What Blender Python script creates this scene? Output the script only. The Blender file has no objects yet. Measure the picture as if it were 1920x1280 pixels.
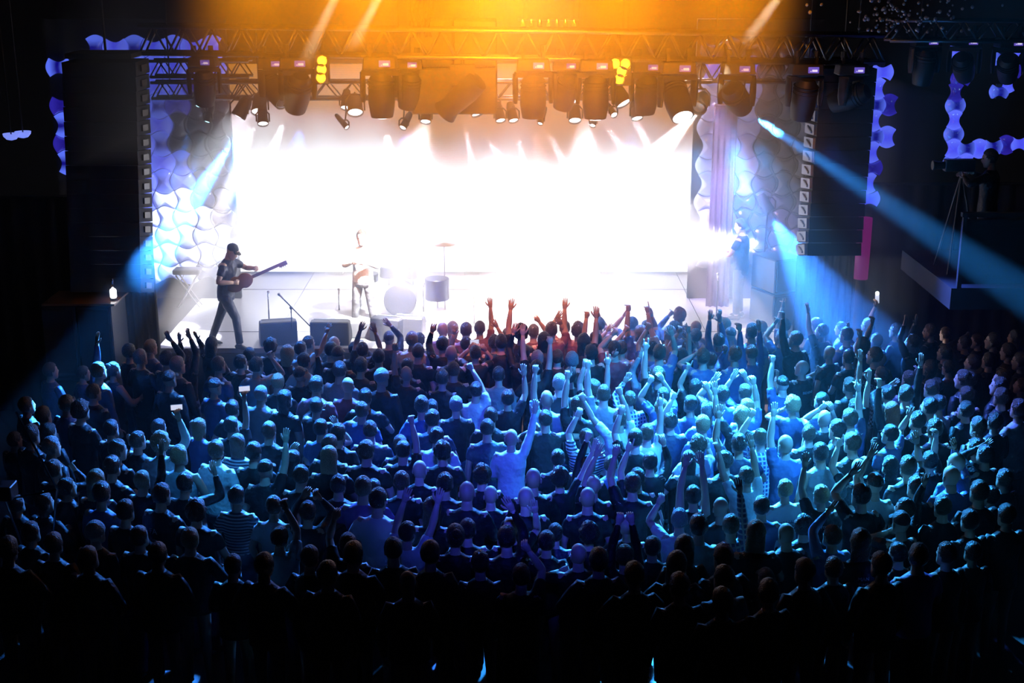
import bpy, bmesh, math, random
import numpy as np
from mathutils import Vector, Matrix, Euler
R = math.radians
random.seed(7)
SC = bpy.context.scene
COL = SC.collection

# ------------------------------------------------------------------ camera, world, exposure
F = 2500.0
TH = math.atan(740.0 / F)
CZ = 7.45
cd = bpy.data.cameras.new('camera'); cam = bpy.data.objects.new('camera', cd); COL.objects.link(cam)
cam.location = (0, 0, CZ); cam.rotation_euler = (math.pi / 2 - TH, 0, 0)
cd.sensor_width = 36.0; cd.lens = F / 1920 * 36; cd.clip_end = 200
SC.camera = cam
w = bpy.data.worlds.new('night'); SC.world = w; w.use_nodes = True
w.node_tree.nodes['Background'].inputs[0].default_value = (0.0, 0.0, 0.0, 1)
w.node_tree.nodes['Background'].inputs[1].default_value = 0.0
vs = SC.view_settings
SC.display_settings.display_device = 'sRGB'
vs.view_transform = 'Standard'; vs.look = 'None'; vs.exposure = 0.0; vs.gamma = 1.0; vs.use_curve_mapping = False
cy = SC.cycles
cy.use_denoising = True
cy.use_adaptive_sampling = True; cy.adaptive_threshold = 0.03
cy.max_bounces = 3; cy.diffuse_bounces = 1; cy.glossy_bounces = 2; cy.transmission_bounces = 2
cy.volume_bounces = 0; cy.transparent_max_bounces = 8
cy.sample_clamp_indirect = 4.0
cy.caustics_reflective = False; cy.caustics_refractive = False

def ray(px, py):
    """Direction of the sight line through a point of the 1920 x 1280 picture."""
    x = (px - 960) / F; y = -(py - 640) / F
    return Vector((x, math.cos(TH) + y * math.sin(TH), -math.sin(TH) + y * math.cos(TH)))
def at(px, py, Y):
    d = ray(px, py); return Vector((0, 0, CZ)) + d * (Y / d.y)
def atz(px, py, z):
    d = ray(px, py); return Vector((0, 0, CZ)) + d * ((z - CZ) / d.z)
def pix(p):
    v = Vector(p) - Vector((0, 0, CZ))
    dep = v.y * math.cos(TH) - v.z * math.sin(TH)
    up = v.y * math.sin(TH) + v.z * math.cos(TH)
    return 960 + F * v.x / dep, 640 - F * up / dep

# ------------------------------------------------------------------ lights of the show and added fill spots
HAZE = 0.0013
STAGE_HAZE = 0.080
TRUSS_HAZE = 0.22
def spot(name, src, tgt, angle, power, color, blend=0.25, radius=0.06):
    l = bpy.data.lights.new(name, 'SPOT'); l.energy = power; l.color = color
    l.spot_size = R(angle); l.spot_blend = blend; l.shadow_soft_size = radius
    o = bpy.data.objects.new(name, l); COL.objects.link(o)
    o.location = src; o.rotation_euler = (Vector(tgt) - Vector(src)).to_track_quat('-Z', 'Y').to_euler()
    return o
def point(name, src, power, color, radius=0.15):
    l = bpy.data.lights.new(name, 'POINT'); l.energy = power; l.color = color; l.shadow_soft_size = radius
    o = bpy.data.objects.new(name, l); COL.objects.link(o); o.location = src
    return o
WHITE = (1.0, 0.93, 0.95); CYAN = (0.03, 0.35, 1.0); BLUE = (0.02, 0.22, 1.0); WARM = (1.0, 0.72, 0.30); ROSE = (1.0, 0.75, 0.85)
AMBER = (1.0, 0.29, 0.004); AMB = 13.0
# name, lens pixel, lens depth Y, a pixel further down the beam, its Y, full angle, watts, colour
BEAMS = [
 ('beam_blue', (373, 197), 22.6, (322, 345), 22.2, 7, 900, BLUE),
 ('beam_blue', (390, 225), 22.6, (345, 380), 22.2, 7, 900, BLUE),
 ('beam_blue', (446, 250), 22.0, (215, 600), 18.6, 12, 10000, (0.03, 0.27, 1.0)),
 ('beam_white', (490, 205), 22.6, (440, 330), 22.6, 12, 2500, WHITE),
 ('beam_warm', (545, 205), 22.0, (450, 420), 22.0, 14, 3500, (0.85, 0.85, 1.0)),
 ('beam_thin', (648, 235), 22.4, (715, 315), 22.4, 3, 500, WHITE),
 ('beam_thin', (757, 240), 22.4, (716, 315), 22.4, 3, 500, WHITE),
 ('beam_white', (722, 222), 21.4, (735, 330), 21.4, 22, 1500, WHITE),
 ('beam_rose', (868, 215), 22.4, (890, 330), 22.4, 9, 1500, ROSE),
 ('beam_white', (880, 218), 22.0, (965, 330), 22.0, 8, 2000, WHITE),
 ('beam_rose', (965, 220), 22.4, (985, 330), 22.4, 9, 1500, ROSE),
 ('beam_thin', (1014, 232), 22.4, (985, 315), 22.4, 3, 600, WHITE),
 ('beam_white', (1012, 215), 21.8, (1065, 320), 21.8, 8, 2000, WHITE),
 ('beam_rose', (1078, 218), 22.4, (1084, 320), 22.4, 10, 1600, ROSE),
 ('beam_thin', (1112, 232), 22.4, (1092, 310), 22.4, 3, 600, WHITE),
 ('beam_rose', (1122, 205), 21.4, (1190, 320), 21.4, 9, 2000, ROSE),
 ('beam_white', (1168, 192), 21.4, (1250, 330), 21.4, 10, 3000, WHITE),
 ('beam_thin', (1150, 212), 22.4, (1180, 260), 22.4, 5, 700, ROSE),
 ('beam_white', (1330, 185), 21.6, (1190, 335), 21.6, 20, 8000, WHITE),
 ('beam_blue', (1400, 210), 20.2, (1880, 525), 15.2, 5, 72000, (0.03, 0.30, 1.0)),
 ('beam_blue', (1440, 395), 22.8, (1590, 640), 20.0, 30, 1300, (0.03, 0.22, 1.0)),
 ('beam_warm', (745, -70), 17.5, (590, 220), 20.9, 5, 1300, (1.0, 0.80, 0.45)),
 ('beam_warm', (668, -90), 17.5, (490, 290), 20.9, 5, 1300, (1.0, 0.80, 0.45)),
 ('beam_warm', (1500, -60), 17.6, (1300, 210), 21.0, 6, 1200, (1.0, 0.80, 0.5)),
]
BEAM = 9.0
for n, a, ya, b, yb, ang, pw, c in BEAMS:
    A = at(a[0], a[1], ya); B = at(b[0], b[1], yb)
    spot(n, A + (B - A).normalized() * 0.22, B, ang, pw * BEAM, c, 0.35, 0.05)
for x in (-2.6, 0.0, 2.6):
    spot('stage_fill', (x, 25.2, 9.2), (x * 1.2, 23.8, 1.0), 56, 3500, (0.95, 0.95, 1.0), 0.7, 0.2)  # added overhead fill without fixtures, whitens the stage floor and haze
spot('white_fill', at(800, 222, 20.9), at(690, 560, 23.0), 46, 9000, (0.95, 0.97, 1.0), 0.9, 0.1)  # added white spots that wash out the singer, drums and floor
spot('white_fill', at(1100, 222, 20.9), at(1080, 560, 23.4), 46, 5000, (0.95, 0.97, 1.0), 0.9, 0.1)
spot('haze_fill', (-5.2, 24.0, 2.2), (5.0, 23.6, 2.3), 44, 11000, (0.95, 0.95, 1.0), 0.9, 0.1)  # added pair from the stage sides, whitens the low haze
spot('haze_fill', (4.6, 24.0, 2.2), (-5.0, 23.6, 2.3), 44, 11000, (0.95, 0.95, 1.0), 0.9, 0.1)
spot('wing_fill', at(470, 190, 22.8), at(318, 470, 24.4), 46, 5200, (0.85, 0.9, 1.0), 0.9, 0.15)  # added spots that brighten the tiles and fog in the wings
spot('wing_fill', at(1340, 190, 22.6), at(1400, 470, 24.2), 46, 4600, (0.55, 0.42, 1.0), 0.9, 0.15)
# added amber spots, unseen above the frame in front of the truss, aimed back at the truss and the smoke before it
for x, pw in ((-2.8, 420), (-1.4, 900), (0.0, 1300), (1.4, 900), (2.8, 500)):
    spot('amber_fill', (x - 0.2, 14.4, 8.0), (x - 0.2, 19.6, 5.55), 38, pw * AMB, AMBER, 1.0, 0.4)
spot('amber_fill', (0.2, 16.0, 9.4), (0.3, 20.6, 2.0), 34, 5000, (1.0, 0.30, 0.10), 1.0, 0.4)  # added unseen spot, tints the front-centre crowd orange
# crowd lighting: blue and cyan back light from the stage truss, top light over the audience, weak violet front-of-house wash
for px, tx, pw, c in ((520, -3.9, 5500, (0.03, 0.24, 1.0)), (700, -2.2, 6500, (0.03, 0.22, 1.0)), (930, -0.2, 7000, (0.04, 0.20, 1.0)), (1180, 1.6, 12000, (0.03, 0.30, 1.0)), (1300, 3.0, 16000, CYAN), (1420, 4.2, 11000, CYAN), (1540, 6.4, 1700, (0.06, 0.16, 1.0))):
    spot('crowd_back_light', at(px, 262, 19.2), (tx, 15.9, 1.5), 49, pw * 2.2, c, 0.9, 0.10)
for px, tx, ty, pw, c in ((1180, 2.0, 19.7, 5200, (0.06, 0.30, 1.0)), (1370, 3.9, 19.3, 7500, (0.04, 0.32, 1.0)), (1010, 0.5, 20.2, 1500, (1.0, 0.42, 0.36)), (760, -1.4, 19.6, 4200, (0.12, 0.24, 1.0)), (560, -3.4, 19.4, 3600, (0.04, 0.24, 1.0))):
    spot('front_row_fill', at(px, 240, 21.9), (tx, ty, 1.5), 34, pw, c, 0.9, 0.10)  # added spots for the front rows that the back lights miss
spot('crowd_back_light', at(446, 250, 21.3), (-3.1, 14.4, 1.5), 13, 10000, CYAN, 0.6, 0.1)
spot('crowd_top_light', (5.5, 12.5, 8.5), (2.3, 16.5, 1.4), 34, 9000, CYAN, 0.9, 0.3)
spot('crowd_top_light', (-1.5, 12.0, 8.5), (-3.2, 14.8, 1.4), 16, 1600, CYAN, 0.9, 0.3)
spot('house_wash', (0.0, 4.0, 9.5), (0.3, 16.0, 1.0), 21, 7500, (0.03, 0.06, 1.0), 0.9, 0.4)

# ------------------------------------------------------------------ materials
def mat(name, color, rough=0.6, metal=0.0, emit=None, strength=0.0, bump=0.0, bscale=40.0, spec=0.5, coat=0.0, vary=0.0):
    m = bpy.data.materials.new(name); m.use_nodes = True
    nt = m.node_tree; b = nt.nodes['Principled BSDF']
    b.inputs['Base Color'].default_value = (*color, 1); b.inputs['Roughness'].default_value = rough
    b.inputs['Metallic'].default_value = metal; b.inputs['Specular IOR Level'].default_value = spec
    b.inputs['Coat Weight'].default_value = coat
    if emit:
        b.inputs['Emission Color'].default_value = (*emit, 1); b.inputs['Emission Strength'].default_value = strength
    if bump or vary:
        tc = nt.nodes.new('ShaderNodeTexCoord'); no = nt.nodes.new('ShaderNodeTexNoise')
        no.inputs['Scale'].default_value = bscale; no.inputs['Detail'].default_value = 2.0
        nt.links.new(tc.outputs['Object'], no.inputs['Vector'])
        if bump:
            bp = nt.nodes.new('ShaderNodeBump'); bp.inputs['Strength'].default_value = bump; bp.inputs['Distance'].default_value = 0.05
            nt.links.new(no.outputs['Fac'], bp.inputs['Height']); nt.links.new(bp.outputs['Normal'], b.inputs['Normal'])
        if vary:
            mx = nt.nodes.new('ShaderNodeMixRGB'); mx.inputs[1].default_value = (*[c * (1 - vary) for c in color], 1); mx.inputs[2].default_value = (*color, 1)
            nt.links.new(no.outputs['Fac'], mx.inputs[0]); nt.links.new(mx.outputs[0], b.inputs['Base Color'])
    return m
M = {}
M['black'] = mat('black_paint', (0.012, 0.012, 0.013), 0.55, bump=0.05)
M['scrim'] = mat('black_scrim', (0.010, 0.010, 0.011), 0.9, bump=0.1, bscale=90)
M['wall'] = mat('dark_wall', (0.012, 0.011, 0.012), 0.85, bump=0.1, bscale=6, vary=0.3)
M['floor'] = mat('dark_floor', (0.02, 0.02, 0.022), 0.5, bump=0.05, bscale=8, vary=0.3)
M['deck'] = mat('stage_deck', (0.45, 0.45, 0.48), 0.30, bump=0.04, bscale=14, vary=0.25)
M['alu'] = mat('truss_aluminium', (0.16, 0.16, 0.17), 0.40, 1.0, bump=0.03)
M['housing'] = mat('lamp_housing', (0.012, 0.012, 0.013), 0.5, bump=0.03, spec=0.35)
M['chrome'] = mat('chrome', (0.8, 0.8, 0.82), 0.15, 1.0)
M['lens_off'] = mat('lens_glass_off', (0.05, 0.06, 0.08), 0.05, coat=1.0)
M['lens_on'] = mat('lens_lit', (0.9, 0.9, 0.9), 0.2, emit=(1.0, 0.95, 1.0), strength=9.0)
M['lens_blue'] = mat('lens_lit_blue', (0.5, 0.8, 0.9), 0.2, emit=(0.45, 0.85, 1.0), strength=6.0)
M['lens_amber'] = mat('lens_lit_amber', (1.0, 0.6, 0.1), 0.2, emit=(1.0, 0.46, 0.02), strength=7.0)
M['lcd'] = mat('display_lit', (0.1, 0.1, 0.3), 0.3, emit=(0.25, 0.16, 1.0), strength=0.45)
M['lcd_text'] = mat('display_text', (0.5, 0.5, 0.6), 0.3, emit=(0.75, 0.7, 1.0), strength=0.9)
M['case'] = mat('flight_case', (0.02, 0.02, 0.025), 0.4, bump=0.06)
M['drape'] = mat('stage_drape', (0.06, 0.04, 0.08), 0.85, bump=0.2, bscale=5)
M['rubber'] = mat('rubber_cable', (0.01, 0.01, 0.01), 0.5)
M['wood'] = mat('guitar_wood', (0.30, 0.12, 0.05), 0.3, coat=0.6)
M['grille'] = mat('speaker_grille', (0.25, 0.27, 0.32), 0.4, 0.6, bump=0.2, bscale=150)
M['crystal'] = mat('glass_drop', (0.6, 0.6, 0.65), 0.08, coat=1.0)
M['torch'] = mat('phone_torch', (1, 1, 1), 0.3, emit=(1.0, 0.97, 0.9), strength=14.0)
M['screen_phone'] = mat('phone_screen', (0.2, 0.2, 0.3), 0.2, emit=(0.75, 0.8, 1.0), strength=0.8)

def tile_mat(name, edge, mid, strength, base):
    """Back-lit plastic tile: its gradient highlights painted into the emission, weaker towards the middle (object coordinates)."""
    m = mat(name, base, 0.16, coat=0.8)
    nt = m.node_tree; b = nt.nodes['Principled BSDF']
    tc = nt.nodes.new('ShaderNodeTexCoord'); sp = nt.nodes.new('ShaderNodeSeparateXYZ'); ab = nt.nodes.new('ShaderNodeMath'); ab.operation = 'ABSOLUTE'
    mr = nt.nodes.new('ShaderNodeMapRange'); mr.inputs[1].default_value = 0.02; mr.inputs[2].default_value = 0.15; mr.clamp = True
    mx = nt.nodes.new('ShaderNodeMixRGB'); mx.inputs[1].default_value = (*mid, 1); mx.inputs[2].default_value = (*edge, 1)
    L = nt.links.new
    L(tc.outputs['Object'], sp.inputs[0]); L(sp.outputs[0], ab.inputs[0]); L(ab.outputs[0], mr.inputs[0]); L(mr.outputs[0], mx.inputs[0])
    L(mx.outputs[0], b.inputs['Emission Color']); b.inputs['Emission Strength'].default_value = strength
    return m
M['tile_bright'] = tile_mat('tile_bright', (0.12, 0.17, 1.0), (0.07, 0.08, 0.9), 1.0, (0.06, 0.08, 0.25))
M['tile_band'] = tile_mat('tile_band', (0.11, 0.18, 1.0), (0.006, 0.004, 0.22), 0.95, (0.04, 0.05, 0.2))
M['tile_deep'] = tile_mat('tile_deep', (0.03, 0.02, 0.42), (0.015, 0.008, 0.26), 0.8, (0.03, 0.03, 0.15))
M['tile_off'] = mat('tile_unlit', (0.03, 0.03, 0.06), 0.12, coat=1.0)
M['tile_washed'] = mat('tile_glow_washed', (0.42, 0.46, 0.7), 0.2, coat=0.8, emit=(0.3, 0.38, 1.0), strength=0.45)  # pale base and emission paint in the white beam and screen glow
TILE = {'b': 'tile_bright', 'm': 'tile_band', 'd': 'tile_deep', 'o': 'tile_off', 'w': 'tile_washed'}

def led_mat():
    m = bpy.data.materials.new('led_screen_picture'); m.use_nodes = True
    nt = m.node_tree; nt.nodes.clear(); N = nt.nodes.new; L = nt.links.new
    out = N('ShaderNodeOutputMaterial'); em = N('ShaderNodeEmission'); tc = N('ShaderNodeTexCoord'); sp = N('ShaderNodeSeparateXYZ')
    L(tc.outputs['Generated'], sp.inputs[0])
    no = N('ShaderNodeTexNoise'); no.inputs['Scale'].default_value = 3.2; no.inputs['Detail'].default_value = 1.0
    mp = N('ShaderNodeMapping'); mp.inputs['Scale'].default_value = (1.6, 1, 0.55); mp.inputs['Location'].default_value = (0.35, 0, 0.1)
    L(tc.outputs['Generated'], mp.inputs[0]); L(mp.outputs[0], no.inputs['Vector'])
    # height in the picture, pushed about by the noise: white low down, warm picture at the top
    ad = N('ShaderNodeMath'); ad.operation = 'MULTIPLY_ADD'; ad.inputs[1].default_value = 0.8
    L(no.outputs['Fac'], ad.inputs[0]); L(sp.outputs['Z'], ad.inputs[2])
    cr = N('ShaderNodeValToRGB'); e = cr.color_ramp.elements
    e[0].position = 0.0; e[0].color = (0.86, 0.90, 1, 1)
    e[1].position = 1.0; e[1].color = (0.45, 0.16, 0.03, 1)
    for p, c in ((0.56, (0.92, 0.92, 1, 1)), (0.66, (0.85, 0.60, 0.62, 1)), (0.74, (1.0, 0.42, 0.05, 1))):
        k = cr.color_ramp.elements.new(p); k.color = c
    mr = N('ShaderNodeMapRange'); mr.inputs[1].default_value = 0.0; mr.inputs[2].default_value = 1.6
    L(ad.outputs[0], mr.inputs[0]); L(mr.outputs[0], cr.inputs[0])
    st = N('ShaderNodeMapRange'); st.inputs[1].default_value = 0.55; st.inputs[2].default_value = 0.72; st.inputs[3].default_value = LED_LOW; st.inputs[4].default_value = 0.95
    L(mr.outputs[0], st.inputs[0])
    # scan lines of the screen
    wv = N('ShaderNodeTexWave'); wv.bands_direction = 'Z'; wv.inputs['Scale'].default_value = 34.0
    L(tc.outputs['Generated'], wv.inputs['Vector'])
    wm = N('ShaderNodeMapRange'); wm.inputs[3].default_value = 0.85; wm.inputs[4].default_value = 1.05
    L(wv.outputs['Fac'], wm.inputs[0]); ml = N('ShaderNodeMath'); ml.operation = 'MULTIPLY'
    L(st.outputs[0], ml.inputs[0]); L(wm.outputs[0], ml.inputs[1])
    L(cr.outputs[0], em.inputs[0]); L(ml.outputs[0], em.inputs[1]); L(em.outputs[0], out.inputs[0])
    return m
LED_LOW = 2.3
M['led'] = led_mat()

# ------------------------------------------------------------------ mesh helpers
class MB:
    def __init__(s): s.v = []; s.f = []; s.m = []
    def add(s, V, Fs, mi=0):
        o = len(s.v); s.v += [tuple(map(float, p)) for p in V]; s.f += [tuple(i + o for i in f) for f in Fs]; s.m += [mi] * len(Fs)
    def box(s, c, size, rot=None, mi=0, taper=1.0):
        x, y, z = [k / 2 for k in size]
        V = [Vector((sx * x * (taper if sz > 0 else 1), sy * y * (taper if sz > 0 else 1), sz * z)) for sz in (-1, 1) for sy in (-1, 1) for sx in (-1, 1)]
        if rot is not None: V = [rot @ p for p in V]
        s.add([p + Vector(c) for p in V], [(0, 2, 3, 1), (4, 5, 7, 6), (0, 1, 5, 4), (2, 6, 7, 3), (0, 4, 6, 2), (1, 3, 7, 5)], mi)
    def tube(s, pts, rad, n=8, mi=0, flat=None, side=None, cap=True):
        """Sweep of rings along pts; rad a number or a list; flat = list of thickness factors across 'side'."""
        P = [Vector(p) for p in pts]; k = len(P)
        rad = rad if isinstance(rad, (list, tuple)) else [rad] * k
        T = []
        for i in range(k):
            d = (P[min(i + 1, k - 1)] - P[max(i - 1, 0)]); T.append(d.normalized() if d.length > 1e-9 else Vector((0, 0, 1)))
        u = Vector(side) if side is not None else (Vector((1, 0, 0)) if abs(T[0].x) < 0.8 else Vector((0, 1, 0)))
        V = []
        for i in range(k):
            u = (u - T[i] * u.dot(T[i])).normalized(); b = T[i].cross(u)
            fl = flat[i] if flat else 1.0
            for j in range(n):
                a = 2 * math.pi * j / n
                V.append(P[i] + u * (math.cos(a) * rad[i]) + b * (math.sin(a) * rad[i] * fl))
        Fs = [(i * n + j, i * n + (j + 1) % n, (i + 1) * n + (j + 1) % n, (i + 1) * n + j) for i in range(k - 1) for j in range(n)]
        if cap: Fs += [tuple(range(n - 1, -1, -1)), tuple((k - 1) * n + j for j in range(n))]
        s.add(V, Fs, mi)
    def loft(s, secs, n=16, mi=0, fn=None):
        """secs: (z, rx, ry, xc, yc) elliptical sections, closed at both ends."""
        V = []
        for (z, rx, ry, xc, yc) in secs:
            for j in range(n):
                a = 2 * math.pi * j / n; p = Vector((xc + math.cos(a) * rx, yc + math.sin(a) * ry, z))
                V.append(fn(p, a) if fn else p)
        k = len(secs)
        Fs = [(i * n + j, i * n + (j + 1) % n, (i + 1) * n + (j + 1) % n, (i + 1) * n + j) for i in range(k - 1) for j in range(n)]
        Fs += [tuple(range(n - 1, -1, -1)), tuple((k - 1) * n + j for j in range(n))]
        s.add(V, Fs, mi)
    def lathe(s, prof, n=16, origin=(0, 0, 0), rot=None, mi=0):
        V = []
        for (r, z) in prof:
            for j in range(n):
                a = 2 * math.pi * j / n; p = Vector((math.cos(a) * r, math.sin(a) * r, z))
                V.append((rot @ p if rot is not None else p) + Vector(origin))
        k = len(prof)
        Fs = [(i * n + j, i * n + (j + 1) % n, (i + 1) * n + (j + 1) % n, (i + 1) * n + j) for i in range(k - 1) for j in range(n)]
        Fs += [tuple(range(n - 1, -1, -1)), tuple((k - 1) * n + j for j in range(n))]
        s.add(V, Fs, mi)
    def ball(s, c, r, n=10, k=6, mi=0, scale=(1, 1, 1)):
        prof = [(math.sin(math.pi * i / k) * 1.0 + 1e-4, -math.cos(math.pi * i / k)) for i in range(k + 1)]
        V = []
        for (q, z) in prof:
            for j in range(n):
                a = 2 * math.pi * j / n
                V.append(Vector(c) + Vector((math.cos(a) * q * r * scale[0], math.sin(a) * q * r * scale[1], z * r * scale[2])))
        Fs = [(i * n + j, i * n + (j + 1) % n, (i + 1) * n + (j + 1) % n, (i + 1) * n + j) for i in range(k) for j in range(n)]
        s.add(V, Fs, mi)
    def mesh(s, name, mats, smooth=True, angle=None):
        me = bpy.data.meshes.new(name); me.from_pydata(s.v, [], s.f)
        for m in (mats if isinstance(mats, (list, tuple)) else [mats]): me.materials.append(m)
        if any(s.m): me.polygons.foreach_set('material_index', s.m)
        if smooth: me.polygons.foreach_set('use_smooth', [True] * len(me.polygons))
        me.update()
        if angle:
            bm = bmesh.new(); bm.from_mesh(me)
            for e in bm.edges:
                if len(e.link_faces) == 2 and e.calc_face_angle(0) > R(angle): e.smooth = False
            bm.to_mesh(me); bm.free()
        return me
    def build(s, name, mats, parent=None, smooth=False, angle=None):
        return link(name, s.mesh(name, mats, smooth or angle is not None, angle), parent)
def link(name, me, parent=None, loc=None, rot=None):
    o = bpy.data.objects.new(name, me); COL.objects.link(o)
    if parent is not None: o.parent = parent
    if loc is not None: o.location = loc
    if rot is not None: o.rotation_euler = rot
    return o
def tag(o, label=None, cat=None, group=None, kind=None):
    if label: o['label'] = label
    if cat: o['category'] = cat
    if group: o['group'] = group
    if kind: o['kind'] = kind
    return o
def empty(name, loc, label, cat, group=None, rot=None):
    o = bpy.data.objects.new(name, None); COL.objects.link(o); o.location = loc; o.empty_display_size = 0.2
    if rot is not None: o.rotation_euler = rot
    return tag(o, label, cat, group)
def copy_tree(o, parent=None):
    c = o.copy(); COL.objects.link(c)
    if parent is not None: c.parent = parent
    for ch in list(o.children): copy_tree(ch, c)
    return c
def bev(o, w=0.01, seg=1):
    m = o.modifiers.new('edge', 'BEVEL'); m.width = w; m.segments = seg; m.limit_method = 'ANGLE'
    return o

# ------------------------------------------------------------------ the hall
def slab(name, c, size, m):
    b = MB(); b.box(c, size); o = b.build(name, M[m]); tag(o, kind='structure'); return o
SZ = 1.0                                                     # stage floor
slab('floor', (0, 14, -0.1), (34, 32, 0.2), 'floor')
slab('wall_back', (0, 29.1, 5), (34, 0.2, 10.4), 'wall')
slab('wall_left', (-14.1, 14, 5), (0.2, 30.4, 10.4), 'wall')
slab('wall_right', (14.1, 14, 5), (0.2, 30.4, 10.4), 'wall')
slab('ceiling', (0, 14, 10.1), (34, 32, 0.2), 'wall')
slab('wall_front', (0, -1.6, 5), (34, 0.2, 10.4), 'wall')
# air of the hall, evenly filled with show haze
b = MB(); b.box((0, 15.2, 4.9), (27.6, 27.2, 9.7))
hm = bpy.data.materials.new('show_haze'); hm.use_nodes = True; hm.node_tree.nodes.clear()
_o = hm.node_tree.nodes.new('ShaderNodeOutputMaterial'); _v = hm.node_tree.nodes.new('ShaderNodeVolumeScatter')
_v.inputs['Density'].default_value = HAZE; _v.inputs['Anisotropy'].default_value = 0.25; _v.inputs['Color'].default_value = (1, 1, 1, 1)
hm.node_tree.links.new(_v.outputs[0], _o.inputs['Volume'])
tag(b.build('haze', hm), 'thin theatrical haze filling the air between crowd and stage', None, None, 'stuff')

hs = hm.copy(); hs.name = 'stage_haze'; hs.node_tree.nodes['Volume Scatter'].inputs['Density'].default_value = STAGE_HAZE
b = MB(); b.box((0.0, 23.3, 3.2), (12.6, 7.8, 4.36))
tag(b.build('stage_haze', hs), 'denser theatrical smoke hanging over the stage and under its lamps', None, None, 'stuff')

ht = hs.copy(); ht.name = 'truss_haze'; ht.node_tree.nodes['Volume Scatter'].inputs['Density'].default_value = TRUSS_HAZE
b = MB(); b.box((-0.9, 17.65, 5.92), (9.0, 2.9, 2.1))
tag(b.build('truss_haze', ht), 'theatrical smoke drifting out in front of the lighting truss', None, None, 'stuff')

# stage of separate deck panels on a framed front
st = empty('stage_platform', (0, 24.9, 0), 'dark stage platform of seamed decks the band stands on', 'stage')
b = MB(); b.box((-0.35, 0, SZ / 2 - 0.05), (11.2, 6.98, SZ - 0.1)); b.build('riser_body', M['black'], st)
b = MB(); b.box((0, 0, 0), (1.855, 0.99, 0.08))
dk = b.mesh('deck_panel', M['deck'], False)
for i in range(6):
    for j in range(7):
        link('deck_panel', dk, st, (-0.35 - 4.667 + 1.867 * i, -3.0 + 1.0 * j, SZ - 0.04 + 0.004 * ((i * 3 + j * 5) % 3 - 1)))
# LED screen
YL = 26.6
xl, xr = at(438, 400, YL).x, at(1330, 400, YL).x
zt, zb = at(900, 120, YL).z, 1.07
led = empty('led_screen', ((xl + xr) / 2, YL, zb), 'huge bright video screen glowing white behind the band', 'screen')
b = MB(); b.box((0, 0.02, (zt - zb) / 2), (xr - xl, 0.06, zt - zb)); b.build('display', M['led'], led)
b = MB(); b.box((0, 0.12, (zt - zb) / 2), (xr - xl + 0.1, 0.12, zt - zb)); b.build('screen_frame', M['black'], led)
for x in (-2.8, 0, 2.8): b = MB(); b.box((x, 0.15, -0.035), (0.3, 0.3, 0.06)); b.build('screen_foot', M['black'], led)

# ------------------------------------------------------------------ trusses
def truss(name, a, b, hw, hh, label, bays, thick=0.03, group=None):
    """Box truss from a to b (centre line): four chords, zigzag braces on the four faces."""
    a = Vector(a); b = Vector(b); L = (b - a).length; t = empty(name, a, label, 'truss', group)
    q = (b - a).to_track_quat('X', 'Z'); t.rotation_mode = 'QUATERNION'; t.rotation_quaternion = q
    ch = MB(); ch.tube([(0, 0, 0), (L / 2, 0, 0), (L, 0, 0)], thick, 8); cm = ch.mesh('chord', M['alu'])
    for sy in (-1, 1):
        for sz in (-1, 1): link('chord', cm, t, (0, sy * hw, sz * hh))
    s = L / bays; v = MB(); v.tube([(0, 0, -hh), (s / 2, 0, hh)], thick * 0.5, 6); vm = v.mesh('brace', M['alu'])
    h = MB(); h.tube([(0, -hw, 0), (s / 2, hw, 0)], thick * 0.5, 6); hm_ = h.mesh('brace', M['alu'])
    for i in range(bays):
        for sy in (-1, 1):
            link('brace', vm, t, (i * s, sy * hw, 0)); o = link('brace', vm, t, ((i + 1) * s, sy * hw, 0)); o.rotation_euler = (0, 0, math.pi)
        if i % max(4, bays // 3) == 1:
            r_ = MB(); r_.tube([(i * s, -hw, hh), (i * s, -hw, 10.0 - a.z - (b.z - a.z) * i / bays)], 0.012, 6); r_.build('hanger', M['rubber'], t)
        link('brace', hm_, t, (i * s, 0, hh)); o = link('brace', hm_, t, ((i + 1) * s, 0, hh)); o.rotation_euler = (0, math.pi, 0)
    return t
truss('lighting_truss', at(266, 73, 20.6), at(1655, 91, 20.6), 0.19, 0.20, 'long silver box truss over the stage edge carrying the big moving heads', 26, 0.034)
truss('lighting_truss', at(285, 128, 22.8), at(470, 128, 22.8), 0.17, 0.13, 'short upper silver truss before the blue tiles behind the front truss', 5, 0.026)
truss('lighting_truss', at(288, 168, 22.8), at(470, 168, 22.8), 0.17, 0.13, 'short lower silver truss before the blue tiles, beam lamps just right of it', 5, 0.026)
truss('lighting_truss', at(1120, 132, 23.2), at(1640, 136, 23.2), 0.19, 0.16, 'rear silver truss half hidden behind the moving heads on stage right', 12, 0.026)
truss('lighting_truss', at(440, 168, 22.9), at(1330, 168, 22.9), 0.19, 0.14, 'rear silver truss above the video screen carrying the small par lamps', 18, 0.026)

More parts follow.
